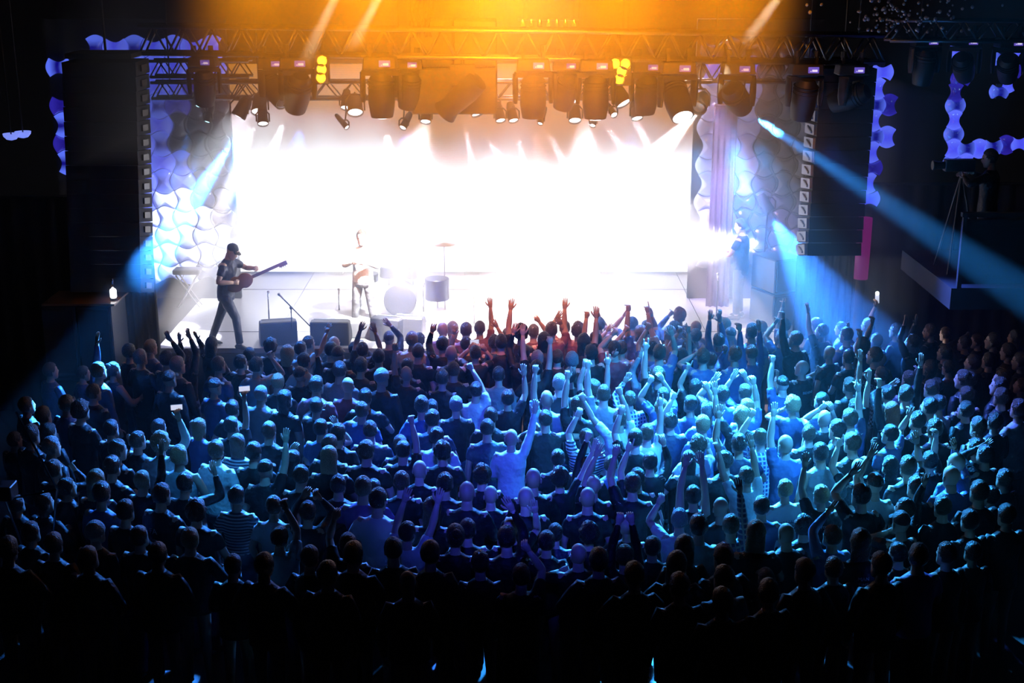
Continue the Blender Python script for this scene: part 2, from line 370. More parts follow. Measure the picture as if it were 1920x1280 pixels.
# ------------------------------------------------------------------ moving heads
def moving_head(pos, pan, tilt, sc, label, lens='lens_off', front=True):
    """Hangs from pos: base box with display, two-armed yoke turned by pan, lamp head tipped by tilt from straight down."""
    t = empty('moving_head', pos, label, 'stage light', 'moving heads')
    t.scale = (sc, sc, sc)
    b = MB(); b.box((0, 0, -0.10), (0.46, 0.36, 0.16), taper=0.92); b.box((0, 0, -0.185), (0.30, 0.30, 0.03))
    bev(b.build('base', M['housing'], t), 0.02, 2)
    b = MB()
    for x in (-0.14, 0.14): b.box((x, 0, 0.03), (0.04, 0.10, 0.12)); b.tube([(x, -0.02, 0.075), (x, -0.02, 0.16)], 0.045, 8)
    c = b.build('clamp', M['housing'], t); c['kind'] = 'stuff'
    b = MB(); b.box((0.07, -0.187, -0.10), (0.15, 0.012, 0.085)); d = b.build('display', M['lcd'], t)
    b = MB(); b.box((0.085, -0.195, -0.108), (0.075, 0.006, 0.03)); b.box((0.03, -0.195, -0.117), (0.015, 0.006, 0.012)); g = b.build('readout', M['lcd_text'], d); g['kind'] = 'stuff'
    rz = Matrix.Rotation(pan, 3, 'Z')
    b = MB()
    b.box((0, 0, -0.23), (0.50, 0.17, 0.07), rz)
    for s in (-1, 1):
        V = [rz @ Vector((s * 0.245, 0, z)) for z in (-0.22, -0.36, -0.50, -0.62)]
        b.tube(V, [0.075, 0.085, 0.085, 0.06], 10, flat=[0.45] * 4, side=rz @ Vector((0, 1, 0)))
    y = b.build('yoke', M['housing'], t, angle=40)
    rt = rz @ Matrix.Rotation(tilt, 3, 'X')
    h = MB(); O = Vector((0, 0, -0.52))
    h.lathe([(0.03, 0.30), (0.11, 0.29), (0.155, 0.22), (0.175, 0.08), (0.180, -0.10), (0.165, -0.22), (0.150, -0.30), (0.145, -0.30), (0.10, -0.29), (0.01, -0.29)], 18, O, rt)
    for k in range(3): h.lathe([(0.165, 0.20 - 0.05 * k), (0.182, 0.195 - 0.05 * k), (0.182, 0.185 - 0.05 * k), (0.165, 0.18 - 0.05 * k)], 18, O, rt)
    hd = h.build('lamp_head', M['housing'], t, angle=35)
    l = MB(); l.lathe([(0.001, -0.325), (0.08, -0.318), (0.138, -0.296), (0.138, -0.286)], 18, O, rt); l.build('lens', M[lens], hd, smooth=True)
    return t
P2 = math.pi / 2
HEADS = [  # px, py of the clamp, Y, pan, tilt, scale, label
 (380, 104, 20.6, 0.3, 0.3, 0.92, 'dark moving head at left end of the front truss above the two blue beams', 'lens_off'),
 (512, 106, 20.5, 0.8, -0.9, 0.95, 'moving head tipped sideways, left of the left amber blinder under front truss', 'lens_off'),
 (556, 104, 20.3, 0.5, 0.55, 1.05, 'big moving head right beside the left amber blinder with a pale flank', 'lens_on'),
 (713, 103, 20.3, 0.0, 0.08, 1.12, 'big upright moving head pointing straight down, left of the hanging speaker block', 'lens_on'),
 (766, 108, 20.85, 0.5, 0.3, 0.95, 'smaller moving head squeezed against left side of the hanging speaker block', 'lens_on'),
 (1000, 107, 20.3, 0.1, 0.05, 1.10, 'big upright moving head, first right of the hanging speaker block', 'lens_off'),
 (1062, 110, 20.85, 0.6, 0.35, 0.95, 'moving head set back between two big upright heads, pale base plate', 'lens_off'),
 (1118, 108, 20.3, -0.1, 0.05, 1.10, 'big upright moving head just left of the right amber blinder', 'lens_on'),
 (1214, 112, 20.85, 0.2, 0.2, 1.0, 'moving head just right of the right amber blinder, arms curling downward', 'lens_off'),
 (1272, 112, 20.3, 0.3, -0.75, 1.12, 'big moving head aimed at the stage centre, clear lens ball beside it', 'lens_on'),
 (1384, 114, 20.2, -0.55, 1.0, 1.05, 'dark moving head tilted diagonally before the glow-washed tiles with a purple display', 'lens_off'),
 (1512, 116, 20.3, 0.2, 0.25, 1.05, 'unlit moving head before the right line array', 'lens_off'),
 (1598, 117, 20.4, 0.9, 1.2, 1.0, 'unlit moving head at the right end of the front truss, brassy lens rim', 'lens_off'),
]
for px, py, Y, pan, tilt, sc, lab, ln in HEADS:
    moving_head(at(px, py, Y), pan, tilt, sc, lab, ln)
for px, py, lab, pan, tilt in ((1738, 66, 'moving head beyond the right line array, first of the far right three', 0.2, 0.2), (1812, 66, 'middle one of three moving heads above the far right tiles, pale lens', -0.5, 0.9), (1896, 68, 'outermost of three moving heads above the far right tiles, pale lens', -0.4, 0.9)):
    moving_head(at(px, py, 19.5), pan, tilt, 0.85, lab, 'lens_blue' if pan < 0 else 'lens_off')
truss('lighting_truss', at(1665, 56, 19.5), at(1990, 58, 19.5), 0.16, 0.14, 'dark side truss over the far right tiles with three moving heads', 6, 0.026)

# small par lamps with round lit lenses
def par_lamp(pos, tgt, r, label, lens):
    t = empty('par_lamp', pos, label, 'stage light', 'par lamps')
    q = (Vector(tgt) - Vector(pos)).to_track_quat('-Z', 'Y').to_matrix()
    b = MB(); b.lathe([(0.02, 0.30), (r * 0.7, 0.29), (r * 0.92, 0.22), (r * 1.04, 0.02), (r * 1.10, 0.0), (r * 1.10, -0.05), (r * 1.0, -0.05), (r * 0.97, -0.01), (0.01, -0.01)], 14, (0, 0, 0), q)
    b.build('can', M['housing'], t, angle=40)
    b = MB(); b.lathe([(0.002, -0.05), (r * 0.6, -0.042), (r * 0.97, -0.022), (r * 0.97, -0.012)], 14, (0, 0, 0), q); b.build('lens', M[lens], t, smooth=True)
    b = MB()
    k = r * 1.25
    b.tube([(-k, 0, 0), (-k, 0, k * 1.2), (-k * 0.5, 0, k * 1.7), (k * 0.5, 0, k * 1.7), (k, 0, k * 1.2), (k, 0, 0)], 0.014, 6)
    b.build('bracket', M['black'], t)
    hang = Vector((pos[0], 22.72, at(900, 168, 22.9).z - 0.14)) if pos[1] > 21.7 else Vector((pos[0], 20.42 if pos[1] < 20.8 else 20.8, at(900, 80, 20.6).z - 0.2))
    if pos[0] < at(446, 200, 22.6).x: hang = Vector((pos[0], 22.63, at(380, 168, 22.8).z - 0.13))
    if 'floor-tower' in label: hang = Vector((pos[0], pos[1] + 0.2, SZ))
    b = MB(); b.tube([(0, 0, k * 1.7), (0, 0, k * 1.9), hang - Vector(pos)], 0.014, 6); b.build('hanger', M['black'], t)
PARS = [  # px, py, Y, aim px, py, radius, lens, label
 (373, 195, 22.6, 322, 345, 0.060, 'lens_blue', 'small par lamp throwing the leftmost blue beam'),
 (390, 224, 22.6, 345, 380, 0.060, 'lens_blue', 'small par lamp throwing the second blue beam from left'),
 (449, 214, 22.2, 330, 440, 0.115, 'lens_on', 'par lamp with wide lens above the big cyan beam'),
 (486, 206, 22.6, 480, 300, 0.125, 'lens_on', 'round bright par lamp above left edge of the screen'),
 (493, 228, 22.2, 500, 330, 0.085, 'lens_on', 'small par lamp just below the round bright one at screen left'),
 (648, 198, 22.6, 640, 300, 0.080, 'lens_on', 'bright par lamp under the left amber blinder, left of a pair'),
 (666, 207, 22.4, 670, 300, 0.125, 'lens_on', 'bright par lamp under the left amber blinder, right of a pair'),
 (648, 236, 22.4, 715, 315, 0.045, 'lens_on', 'tiny spot lamp at left foot of a crossing pair of thin beams'),
 (757, 236, 22.4, 716, 315, 0.060, 'lens_on', 'tiny spot lamp at right foot of a crossing pair of thin beams'),
 (798, 224, 22.2, 790, 330, 0.085, 'lens_on', 'small bright par lamp under left corner of the hanging speaker block'),
 (868, 200, 22.6, 890, 330, 0.070, 'lens_on', 'par lamp under the speaker block throwing a rose beam down'),
 (896, 207, 22.2, 965, 330, 0.130, 'lens_on', 'tilted par lamp with broad lens under right half of the speaker block'),
 (938, 222, 22.4, 960, 330, 0.080, 'lens_on', 'par lamp under right corner of the speaker block, left of a pair'),
 (962, 222, 22.4, 985, 330, 0.080, 'lens_on', 'par lamp under right corner of the speaker block, right of a pair'),
 (1014, 228, 22.4, 985, 315, 0.045, 'lens_on', 'tiny spot lamp below the first big head right of speaker block'),
 (1078, 222, 22.4, 1084, 320, 0.100, 'lens_on', 'par lamp hanging low between the two big upright heads'),
 (1076, 186, 21.8, 1130, 260, 0.060, 'lens_on', 'small bright spot high between the two big upright heads'),
 (1112, 232, 22.4, 1092, 310, 0.050, 'lens_on', 'tiny spot lamp below the big head left of right amber blinder'),
 (1150, 213, 22.4, 1180, 260, 0.055, 'lens_on', 'tiny spot lamp below the right amber blinder'),
 (1168, 190, 21.4, 1250, 330, 0.130, 'lens_on', 'very bright par lamp directly below the right amber blinder'),
 (1194, 218, 22.2, 1215, 330, 0.090, 'lens_on', 'par lamp low right of the very bright one under right blinder'),
 (1311, 199, 20.9, 1290, 250, 0.125, 'lens_off', 'unlit par lamp with clear lens ball right of the big aimed head'),
 (1440, 392, 23.2, 1560, 620, 0.10, 'lens_blue', 'floor-tower lamp beside the dark tiles at stage right, blue wash'),
 (1392, 203, 20.75, 1700, 410, 0.075, 'lens_blue', 'lamp behind diagonal moving head throwing the long blue beam'),
]
for px, py, Y, ax, ay, r, ln, lab in PARS:
    par_lamp(at(px, py, Y), at(ax, ay, Y - 0.6), r, lab, ln)

# amber blinders
def blinder(pos, cells, label):
    t = empty('blinder', pos, label, 'stage light', 'amber blinders')
    xs = [c[0] for c in cells]; zs = [c[1] for c in cells]
    b = MB(); b.box(((min(xs) + max(xs)) / 2, 0.07, (min(zs) + max(zs)) / 2), (max(xs) - min(xs) + 0.2, 0.12, max(zs) - min(zs) + 0.2)); bev(b.build('housing', M['housing'], t), 0.02)
    for x, z in cells:
        b = MB(); b.lathe([(0.02, 0.0), (0.05, 0.012), (0.078, 0.045), (0.086, 0.05), (0.09, 0.0)], 14, (x, 0, z), Matrix.Rotation(P2, 3, 'X')); r = b.build('reflector', M['chrome'], t, smooth=True)
        b = MB(); b.ball((x, -0.03, z), 0.044, 12, 6, scale=(1, 0.5, 1)); b.build('bulb', M['lens_amber'], r, smooth=True)
    b = MB(); b.tube([(0, 0.08, max(zs) + 0.1), (0, 0.2, max(zs) + 0.25), (0, 0.3, max(zs) + 0.4)], 0.02, 6); b.build('bracket', M['black'], t)
blinder(at(603, 130, 20.25), [(0.01, 0.125), (0, 0.0), (-0.015, -0.125)], 'left amber blinder with three glowing lamps in a column')
blinder(at(1162, 134, 20.25), [(-0.07, 0.115), (0.08, 0.11), (0.03, 0.0), (-0.005, -0.115)], 'right amber blinder with four glowing lamps')

# ------------------------------------------------------------------ hanging speaker block in the middle, cables
c0 = at(852, 120, 21.2)
t = empty('speaker_cluster', (c0.x, c0.y, c0.z), 'big black speaker block hanging in the middle of the front truss', 'speaker')
b = MB(); b.box((0, 0, 0), (0.66, 0.7, 0.70)); cab = b.mesh('cabinet', M['black'], False)
for i in (-1, 1):
    for k in (0, 1): bev(link('cabinet', cab, t, (i * 0.335, 0, 0.33 - 0.72 * k)), 0.02)
b = MB()
for i in (-1, 1): b.tube([(i * 0.4, 0.1, 0.68), (i * 0.4, 0.1, 3.0)], 0.012, 6)
g = b.build('hanging_chain', M['chrome'], t); g['kind'] = 'stuff'
c1 = at(868, 165, 20.4)
t = empty('follow_spot', (c1.x, c1.y, c1.z), 'black tilted spot lamp clamped under the hanging speaker block', 'stage light')
b = MB(); q = Matrix.Rotation(0.8, 3, 'Y') @ Matrix.Rotation(0.3, 3, 'X'); b.lathe([(0.05, 0.35), (0.17, 0.33), (0.19, 0.1), (0.16, -0.3), (0.20, -0.42), (0.02, -0.42)], 16, (0, 0, -0.1), q); b.build('body', M['housing'], t, angle=40)
b = MB(); b.box((0, 0, 0.2), (0.36, 0.2, 0.3)); b.tube([(0, 0, 0.3), (0, 0.02, at(868, 80, 20.6).z - 0.2 - c1.z)], 0.03, 8); b.build('bracket', M['housing'], t)
rr = random.Random(3)
t = empty('cable_bundle', at(795, 20, 20.7), 'tangle of dark cables hanging from the ceiling above the speaker block', 'cable')
for i in range(14):
    x = rr.uniform(-0.3, 0.3); pts = []
    for k in range(7): pts.append((x * (1 - 0.08 * k) + rr.uniform(-0.06, 0.06), rr.uniform(-0.1, 0.1), 0.75 - 0.19 * k))
    b = MB(); b.tube(pts, 0.013, 6); b.build('cable', M['rubber'], t, smooth=True)
t = empty('lamp_bar', at(1028, 46, 22.4), 'row of seven tiny lamps on a bar above the front truss', 'stage light')
b = MB(); b.tube([(-0.5, 0, 0.08), (0.5, 0, 0.08)], 0.018, 8); b.build('bar', M['alu'], t)
for x in (-0.4, 0.4): b = MB(); b.tube([(x, 0, 0.08), (x, 0, 10.0 - t.location.z)], 0.008, 6); b.build('cable', M['rubber'], t)
for i in range(7):
    b = MB(); b.lathe([(0.01, 0.09), (0.035, 0.08), (0.045, -0.02), (0.05, -0.03), (0.01, -0.03)], 10, (-0.42 + 0.14 * i, 0, 0)); b.build('lamp', M['chrome'], t, angle=40)

# ------------------------------------------------------------------ line arrays in the wings
def line_array(top, bot, n, wid, label, side):
    t = empty('line_array', top, label, 'speaker', 'line array speakers')
    d = (Vector(bot) - Vector(top)); h = d.length / n
    b = MB(); b.box((0, 0, 0), (wid, 0.75, h * 0.93)); cab = b.mesh('cabinet', M['scrim'], False)
    s = MB()
    if side < 0: s.box((0, 0, 0), (0.05, 0.66, h * 0.74)); s.tube([(side * 0.03, -0.2, -h * 0.2), (side * 0.05, 0.0, h * 0.2)], 0.018, 6)
    else: s.box((0, 0, 0), (0.03, 0.30, h * 0.4))
    sp_ = s.mesh('rigging_plate', M['grille' if side < 0 else 'case'], False)  # paler plates on the right array paint in its lit stage side
    for i in range(n):
        o = link('cabinet', cab, t, d * ((i + 0.5) / n)); o.rotation_euler = (R(-1.0 * i), 0, 0)
        link('rigging_plate', sp_, o, (side * (wid / 2 + 0.012), 0, 0))
    b = MB(); b.box((0, 0, 0.08), (wid * 0.9, 0.8, 0.07)); b.tube([(0, 0, 0.1), (0, 0, 3.5)], 0.02, 6); b.build('fly_frame', M['black'], t)
    return t
line_array(at(199, 112, 20.2), at(212, 548, 20.2), 16, 1.08, 'tall black line array hanging in the left wing before blue tiles', 1)
line_array(at(1582, 124, 21.3), at(1553, 480, 21.2), 14, 0.86, 'tall black line array hanging in the right wing, stage side lit pale', -1)

# ------------------------------------------------------------------ wavy decorative tiles
def tile_mesh(p):
    b = MB(); a = p / 2; S = 9; k = 0.40 * a; out = []
    for sd in range(4):
        for i in range(S):
            u = -1 + 2 * i / S
            bulge = k * math.cos(u * math.pi / 2)
            if sd == 0: q = (a + bulge, u * a)
            elif sd == 1: q = (-u * a, a - bulge)
            elif sd == 2: q = (-a - bulge, -u * a)
            else: q = (u * a, -a + bulge)
            out.append(q)
    n = len(out); V = []
    for sc, y in ((0.955, 0.04), (0.95, 0.0), (0.90, -0.030), (0.62, -0.06), (0.30, -0.075)):
        for (x, z) in out: V.append((x * sc, y, z * sc))
    V.append((0, -0.08, 0)); Fs = []
    for r in range(4):
        for j in range(n): Fs.append((r * n + j, r * n + (j + 1) % n, (r + 1) * n + (j + 1) % n, (r + 1) * n + j))
    for j in range(n): Fs.append((4 * n + j, 4 * n + (j + 1) % n, 5 * n))
    b.add(V, [tuple(reversed(f)) for f in Fs])
    return b
TM = {}
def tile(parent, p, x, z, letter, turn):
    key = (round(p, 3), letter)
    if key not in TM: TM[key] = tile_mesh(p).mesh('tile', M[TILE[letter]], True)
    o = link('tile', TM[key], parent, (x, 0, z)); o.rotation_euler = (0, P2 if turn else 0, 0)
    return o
YT = 24.6; pt = 0.352
base = at(106, 90, YT)
tw = empty('wavy_tile_display', (base.x, YT, SZ), 'wavy wall of blue lit pillow tiles in the left wing', 'wall decor', 'wavy tile walls')
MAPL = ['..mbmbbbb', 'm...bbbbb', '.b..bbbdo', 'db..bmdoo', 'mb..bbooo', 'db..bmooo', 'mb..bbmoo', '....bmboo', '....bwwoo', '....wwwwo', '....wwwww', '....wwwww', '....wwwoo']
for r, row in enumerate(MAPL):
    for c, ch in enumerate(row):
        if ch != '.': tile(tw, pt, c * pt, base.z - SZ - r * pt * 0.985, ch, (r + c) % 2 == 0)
b = MB(); b.box((4 * pt, 0.16, 2.6), (9 * pt + 0.1, 0.12, 5.2)); b.build('backing', M['scrim'], tw)
base = at(1300, 95, YT)
tw = empty('wavy_tile_display', (base.x, YT, SZ), 'wavy wall of glow-washed and dark glossy tiles in the right wing', 'wall decor', 'wavy tile walls')
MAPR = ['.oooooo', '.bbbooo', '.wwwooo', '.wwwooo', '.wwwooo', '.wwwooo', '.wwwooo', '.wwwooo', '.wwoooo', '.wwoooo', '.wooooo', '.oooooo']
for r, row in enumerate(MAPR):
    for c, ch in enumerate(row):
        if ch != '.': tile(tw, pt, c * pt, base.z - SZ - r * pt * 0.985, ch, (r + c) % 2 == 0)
b = MB(); b.box((3.5 * pt, 0.16, 2.6), (6 * pt + 0.2, 0.12, 5.2)); b.build('backing', M['scrim'], tw)
def tile_group(name, label, Y, p, items):
    o0 = at(items[0][0], items[0][1], Y); t = empty(name, (o0.x, Y, o0.z), label, 'wall decor', 'wavy tile walls')
    for px, py, ch, turn in items:
        q = at(px, py, Y); tile(t, p, q.x - o0.x, q.z - o0.z, ch, turn)
    xs = [at(i[0], i[1], Y) - o0 for i in items]
    b = MB()
    for q in (xs[0], xs[-1]): b.box((q.x, 0.07, q.z), (0.06, 0.08, p))
    m_ = b.build('batten', M['black'], t); m_['kind'] = 'stuff'
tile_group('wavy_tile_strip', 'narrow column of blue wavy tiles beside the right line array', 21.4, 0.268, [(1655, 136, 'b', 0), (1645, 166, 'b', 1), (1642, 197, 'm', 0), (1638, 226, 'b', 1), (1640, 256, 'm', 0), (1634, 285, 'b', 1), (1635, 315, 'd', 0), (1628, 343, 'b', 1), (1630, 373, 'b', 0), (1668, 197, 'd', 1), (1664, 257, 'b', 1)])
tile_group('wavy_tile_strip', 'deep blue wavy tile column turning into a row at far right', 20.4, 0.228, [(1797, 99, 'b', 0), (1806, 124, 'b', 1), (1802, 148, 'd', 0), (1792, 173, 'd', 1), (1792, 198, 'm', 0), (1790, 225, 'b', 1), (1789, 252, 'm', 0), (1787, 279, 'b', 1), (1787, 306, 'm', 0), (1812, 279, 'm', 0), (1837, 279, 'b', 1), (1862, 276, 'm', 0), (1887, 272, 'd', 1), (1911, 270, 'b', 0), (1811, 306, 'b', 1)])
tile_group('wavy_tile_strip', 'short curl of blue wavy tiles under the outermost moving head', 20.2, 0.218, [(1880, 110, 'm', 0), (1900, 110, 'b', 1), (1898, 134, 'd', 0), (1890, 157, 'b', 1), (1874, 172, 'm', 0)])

# ------------------------------------------------------------------ people
M['skin'] = mat('skin_fair', (0.62, 0.42, 0.33), 0.5, bump=0.03, bscale=60)
M['skin2'] = mat('skin_tan', (0.48, 0.31, 0.23), 0.5, bump=0.03, bscale=60)
M['eye'] = mat('eye', (0.05, 0.04, 0.04), 0.15)
M['lip'] = mat('lips', (0.45, 0.2, 0.17), 0.45)
HAIR = {'d': ('dark', (0.012, 0.010, 0.010)), 'n': ('brown', (0.07, 0.04, 0.022)), 'y': ('blond', (0.46, 0.34, 0.19)), 'g': ('grey', (0.34, 0.34, 0.35)), 'r': ('red', (0.30, 0.08, 0.03)),
        'b': ('black', (0.015, 0.015, 0.02)), 'w': ('white', (0.75, 0.75, 0.75))}
for k, (n, c) in HAIR.items(): M['hair_' + k] = mat('hair_' + n, c, 0.36, bump=0.6, bscale=90, vary=0.5)
CLOTH = {'k': ('black', (0.012, 0.012, 0.014)), 'n': ('navy', (0.015, 0.02, 0.06)), 'w': ('white', (0.78, 0.78, 0.78)), 'g': ('grey', (0.26, 0.26, 0.28)), 'm': ('maroon', (0.20, 0.04, 0.06)),
         'b': ('blue', (0.09, 0.14, 0.32)), 'c': ('pale blue', (0.45, 0.62, 0.66)), 'v': ('purple', (0.24, 0.10, 0.36))}
def cloth_mat(name, color): return mat(name, color, 0.55, bump=0.7, bscale=9.0, spec=0.5, vary=0.15)
for k, (n, c) in CLOTH.items(): M['cloth_' + k] = cloth_mat('cloth_' + n, c)
M['cloth_k'].node_tree.nodes['Principled BSDF'].inputs['Specular IOR Level'].default_value = 0.22
def pattern_cloth(name, kind, c1, c2):
    m = cloth_mat(name, c1); nt = m.node_tree; b = nt.nodes['Principled BSDF']; L = nt.links.new
    for l in list(b.inputs['Base Color'].links): nt.links.remove(l)
    tc = nt.nodes.new('ShaderNodeTexCoord'); mx = nt.nodes.new('ShaderNodeMixRGB'); mx.inputs[1].default_value = (*c1, 1); mx.inputs[2].default_value = (*c2, 1)
    if kind == 'check':
        t = nt.nodes.new('ShaderNodeTexChecker'); t.inputs['Scale'].default_value = 32; L(tc.outputs['Object'], t.inputs['Vector']); L(t.outputs['Fac'], mx.inputs[0])
    else:
        axes = ('Z',) if kind == 'stripe' else ('Z', 'X'); prev = None
        for a in axes:
            w_ = nt.nodes.new('ShaderNodeTexWave'); w_.bands_direction = a; w_.inputs['Scale'].default_value = 9.0 if kind == 'stripe' else 6.0
            L(tc.outputs['Object'], w_.inputs['Vector'])
            g = nt.nodes.new('ShaderNodeMath'); g.operation = 'GREATER_THAN'; g.inputs[1].default_value = 0.55 if kind == 'stripe' else 0.72; L(w_.outputs['Fac'], g.inputs[0])
            if prev is None: prev = g
            else:
                q = nt.nodes.new('ShaderNodeMath'); q.operation = 'MAXIMUM'; L(prev.outputs[0], q.inputs[0]); L(g.outputs[0], q.inputs[1]); prev = q
        L(prev.outputs[0], mx.inputs[0])
    L(mx.outputs[0], b.inputs['Base Color']); return m
M['cloth_S'] = pattern_cloth('cloth_striped', 'stripe', (0.02, 0.02, 0.05), (0.7, 0.7, 0.7))
M['cloth_P'] = pattern_cloth('cloth_plaid', 'plaid', (0.05, 0.07, 0.2), (0.7, 0.72, 0.75))
M['cloth_C'] = pattern_cloth('cloth_checked', 'check', (0.01, 0.01, 0.012), (0.25, 0.25, 0.3))
M['denim'] = cloth_mat('cloth_denim', (0.03, 0.04, 0.09))
M['shoe'] = mat('shoe_leather', (0.02, 0.02, 0.02), 0.5)
M['print_light'] = mat('shirt_print_light', (0.7, 0.7, 0.72), 0.8)
M['print_dark'] = mat('shirt_print_dark', (0.03, 0.04, 0.07), 0.8)

HEADSEC = [(-.127, .028, .026, .052), (-.118, .043, .046, .044), (-.095, .056, .066, .028), (-.075, .061, .076, .019), (-.055, .066, .083, .011), (-.03, .070, .091, .004), (0, .074, .096, 0), (.03, .077, .099, -.003), (.06, .0735, .093, -.005), (.085, .063, .080, -.006), (.105, .048, .061, -.006), (.119, .030, .039, -.006), (.127, .007, .009, -.006)]
def head_mb(mb, xf):
    n = 16; V = []
    nose = {3: .004, 4: .020, 5: .030, 6: .014, 7: .004}
    for i, (z, rx, ry, yc) in enumerate(HEADSEC):
        for j in range(n):
            a = 2 * math.pi * j / n; p = Vector((math.cos(a) * rx, yc + math.sin(a) * ry, z))
            if j == 4: p.y += nose.get(i, 0)
            if j in (3, 5) and i == 6: p.y -= .010
            if j in (3, 4, 5) and i == 7: p.y += .005
            if j in (3, 5) and i == 5: p.y += .003
            V.append(xf(p))
    k = len(HEADSEC)
    Fs = [(i * n + j, i * n + (j + 1) % n, (i + 1) * n + (j + 1) % n, (i + 1) * n + j) for i in range(k - 1) for j in range(n)]
    Fs += [tuple(range(n - 1, -1, -1)), tuple((k - 1) * n + j for j in range(n))]
    mb.add(V, Fs)
    for s in (-1, 1):
        for (c, r, sc, mi) in ((Vector((s * .079, -.008, -.012)), .033, (.33, .55, 1), 0), (Vector((s * .030, .086, .002)), .0105, (1, .7, .8), 1)):
            t = MB(); t.ball((0, 0, 0), r, 8, 5, scale=sc); mb.add([xf(Vector(v) + c) for v in t.v], t.f, mi)
    t = MB(); t.ball((0, .091, -.078), .022, 8, 4, scale=(1, .35, .32)); mb.add([xf(Vector(v)) for v in t.v], t.f, 2)

def hair_mesh(style, key):
    """Hair, cap or beanie around the head centre; sinks into the skin outside the hairline."""
    b = MB(); n = 22; zs = [-.125, -.10, -.075, -.05, -.025, 0, .025, .05, .075, .095, .109, .119, .1245, .1268]
    S = np.array(HEADSEC); rnd = random.Random(hash(style) % 97 + 5 if False else len(style) * 7 + ord(style[0]))
    V = []
    for i, z in enumerate(zs):
        zz = min(z, .1265); rx, ry, yc = [float(np.interp(zz, S[:, 0], S[:, c])) for c in (1, 2, 3)]
        if i == len(zs) - 1: rx, ry = .004, .005
        for j in range(n):
            a = 2 * math.pi * j / n; y = math.sin(a)
            low = {'s': -.055, 'k': -.07, 'l': -.12, 'u': -.12, 'p': -.06, 'c': .02, 'h': -.02, 'C': .02}[style]
            line = low + (.055 - low) * min(1, max(0, (y + .15) / 0.75)) if style not in 'ch' else (low + .03 * max(0, y))
            wgt = min(1, max(0, (z - line) / .022 + .5))
            off = {'s': .013, 'k': .030, 'l': .017, 'u': .022, 'p': .012, 'c': .012, 'h': .017, 'C': .012}[style]
            off += rnd.uniform(-1, 1) * {'s': .003, 'k': .010, 'l': .003, 'u': .003, 'p': .002, 'c': 0, 'h': .0015, 'C': 0}[style]
            o = off * wgt - .016 * (1 - wgt)
            nz = min(1, max(0, z / .127)); k_ = math.sqrt(1 - .93 * nz * nz) if o > 0 else 1
            V.append(Vector((math.cos(a) * (rx + o * k_), yc + y * (ry + o * k_), z + max(0, o) * nz ** 1.3)))
    k = len(zs)
    Fs = [(i * n + j, i * n + (j + 1) % n, (i + 1) * n + (j + 1) % n, (i + 1) * n + j) for i in range(k - 1) for j in range(n)]
    Fs += [tuple(range(n - 1, -1, -1)), tuple((k - 1) * n + j for j in range(n))]
    if True:
        off_top = {'s': .013, 'k': .030, 'l': .017, 'u': .022, 'p': .012, 'c': .012, 'h': .017, 'C': .012}[style]
        V[-n:] = [Vector((p.x * .35, p.y * .35 - .004, p.z + .001)) for p in V[-n:]]
    b.add(V, Fs)
    if style in 'lu':
        z1 = -.33 if style == 'l' else -.15
        secs = []
        for i in range(7):
            f = i / 6; z = .03 + (z1 - .03) * f
            secs.append((z, .084 + .012 * math.sin(f * 3) - .02 * f * f, .062 - .02 * f, 0, -.040 - .018 * f))
        b.loft(secs[::-1], 16, fn=lambda p, a: p + Vector((rnd.uniform(-.004, .004), rnd.uniform(-.004, .004), 0)))
    if style == 'p': b.ball((0, -.085, .10), .045, 10, 6)
    if style == 'c':
        b.add(*brim())
    return b.mesh('hair', M[key])
def brim():
    V = []; n = 9
    for i in range(n):
        a = math.pi * (0.18 + 0.64 * i / (n - 1)); c, s = math.cos(a), math.sin(a)
        for r, z in ((.95, .046), (1.62, .030), (1.62, .024), (.95, .040)): V.append((c * .085 * min(r, 1.12), s * .10 * r + 0.0, z))
    Fs = [(i * 4 + k, (i + 1) * 4 + k, (i + 1) * 4 + (k + 1) % 4, i * 4 + (k + 1) % 4) for i in range(n - 1) for k in range(4)]
    Fs += [(0, 1, 2, 3), ((n - 1) * 4 + 3, (n - 1) * 4 + 2, (n - 1) * 4 + 1, (n - 1) * 4)]
    return V, Fs
HM = {}
def hair_get(code):
    if code not in HM: HM[code] = hair_mesh(code[0], 'hair_' + code[1])
    return HM[code]

def ik(S, T, l1, l2, pole):
    d = T - S; L = d.length; Lm = (l1 + l2) * 0.992
    if L > Lm: d = d * (Lm / L); L = Lm
    if L < 0.16: d = d.normalized() * 0.16; L = 0.16
    u = d / L; c = (l1 * l1 + L * L - l2 * l2) / (2 * l1 * L); c = max(-1, min(1, c)); h = l1 * math.sqrt(1 - c * c)
    p = pole - u * pole.dot(u)
    p = p.normalized() if p.length > 1e-4 else Vector((0, 1, 0))
    return S + u * (l1 * c) + p * h, S + d

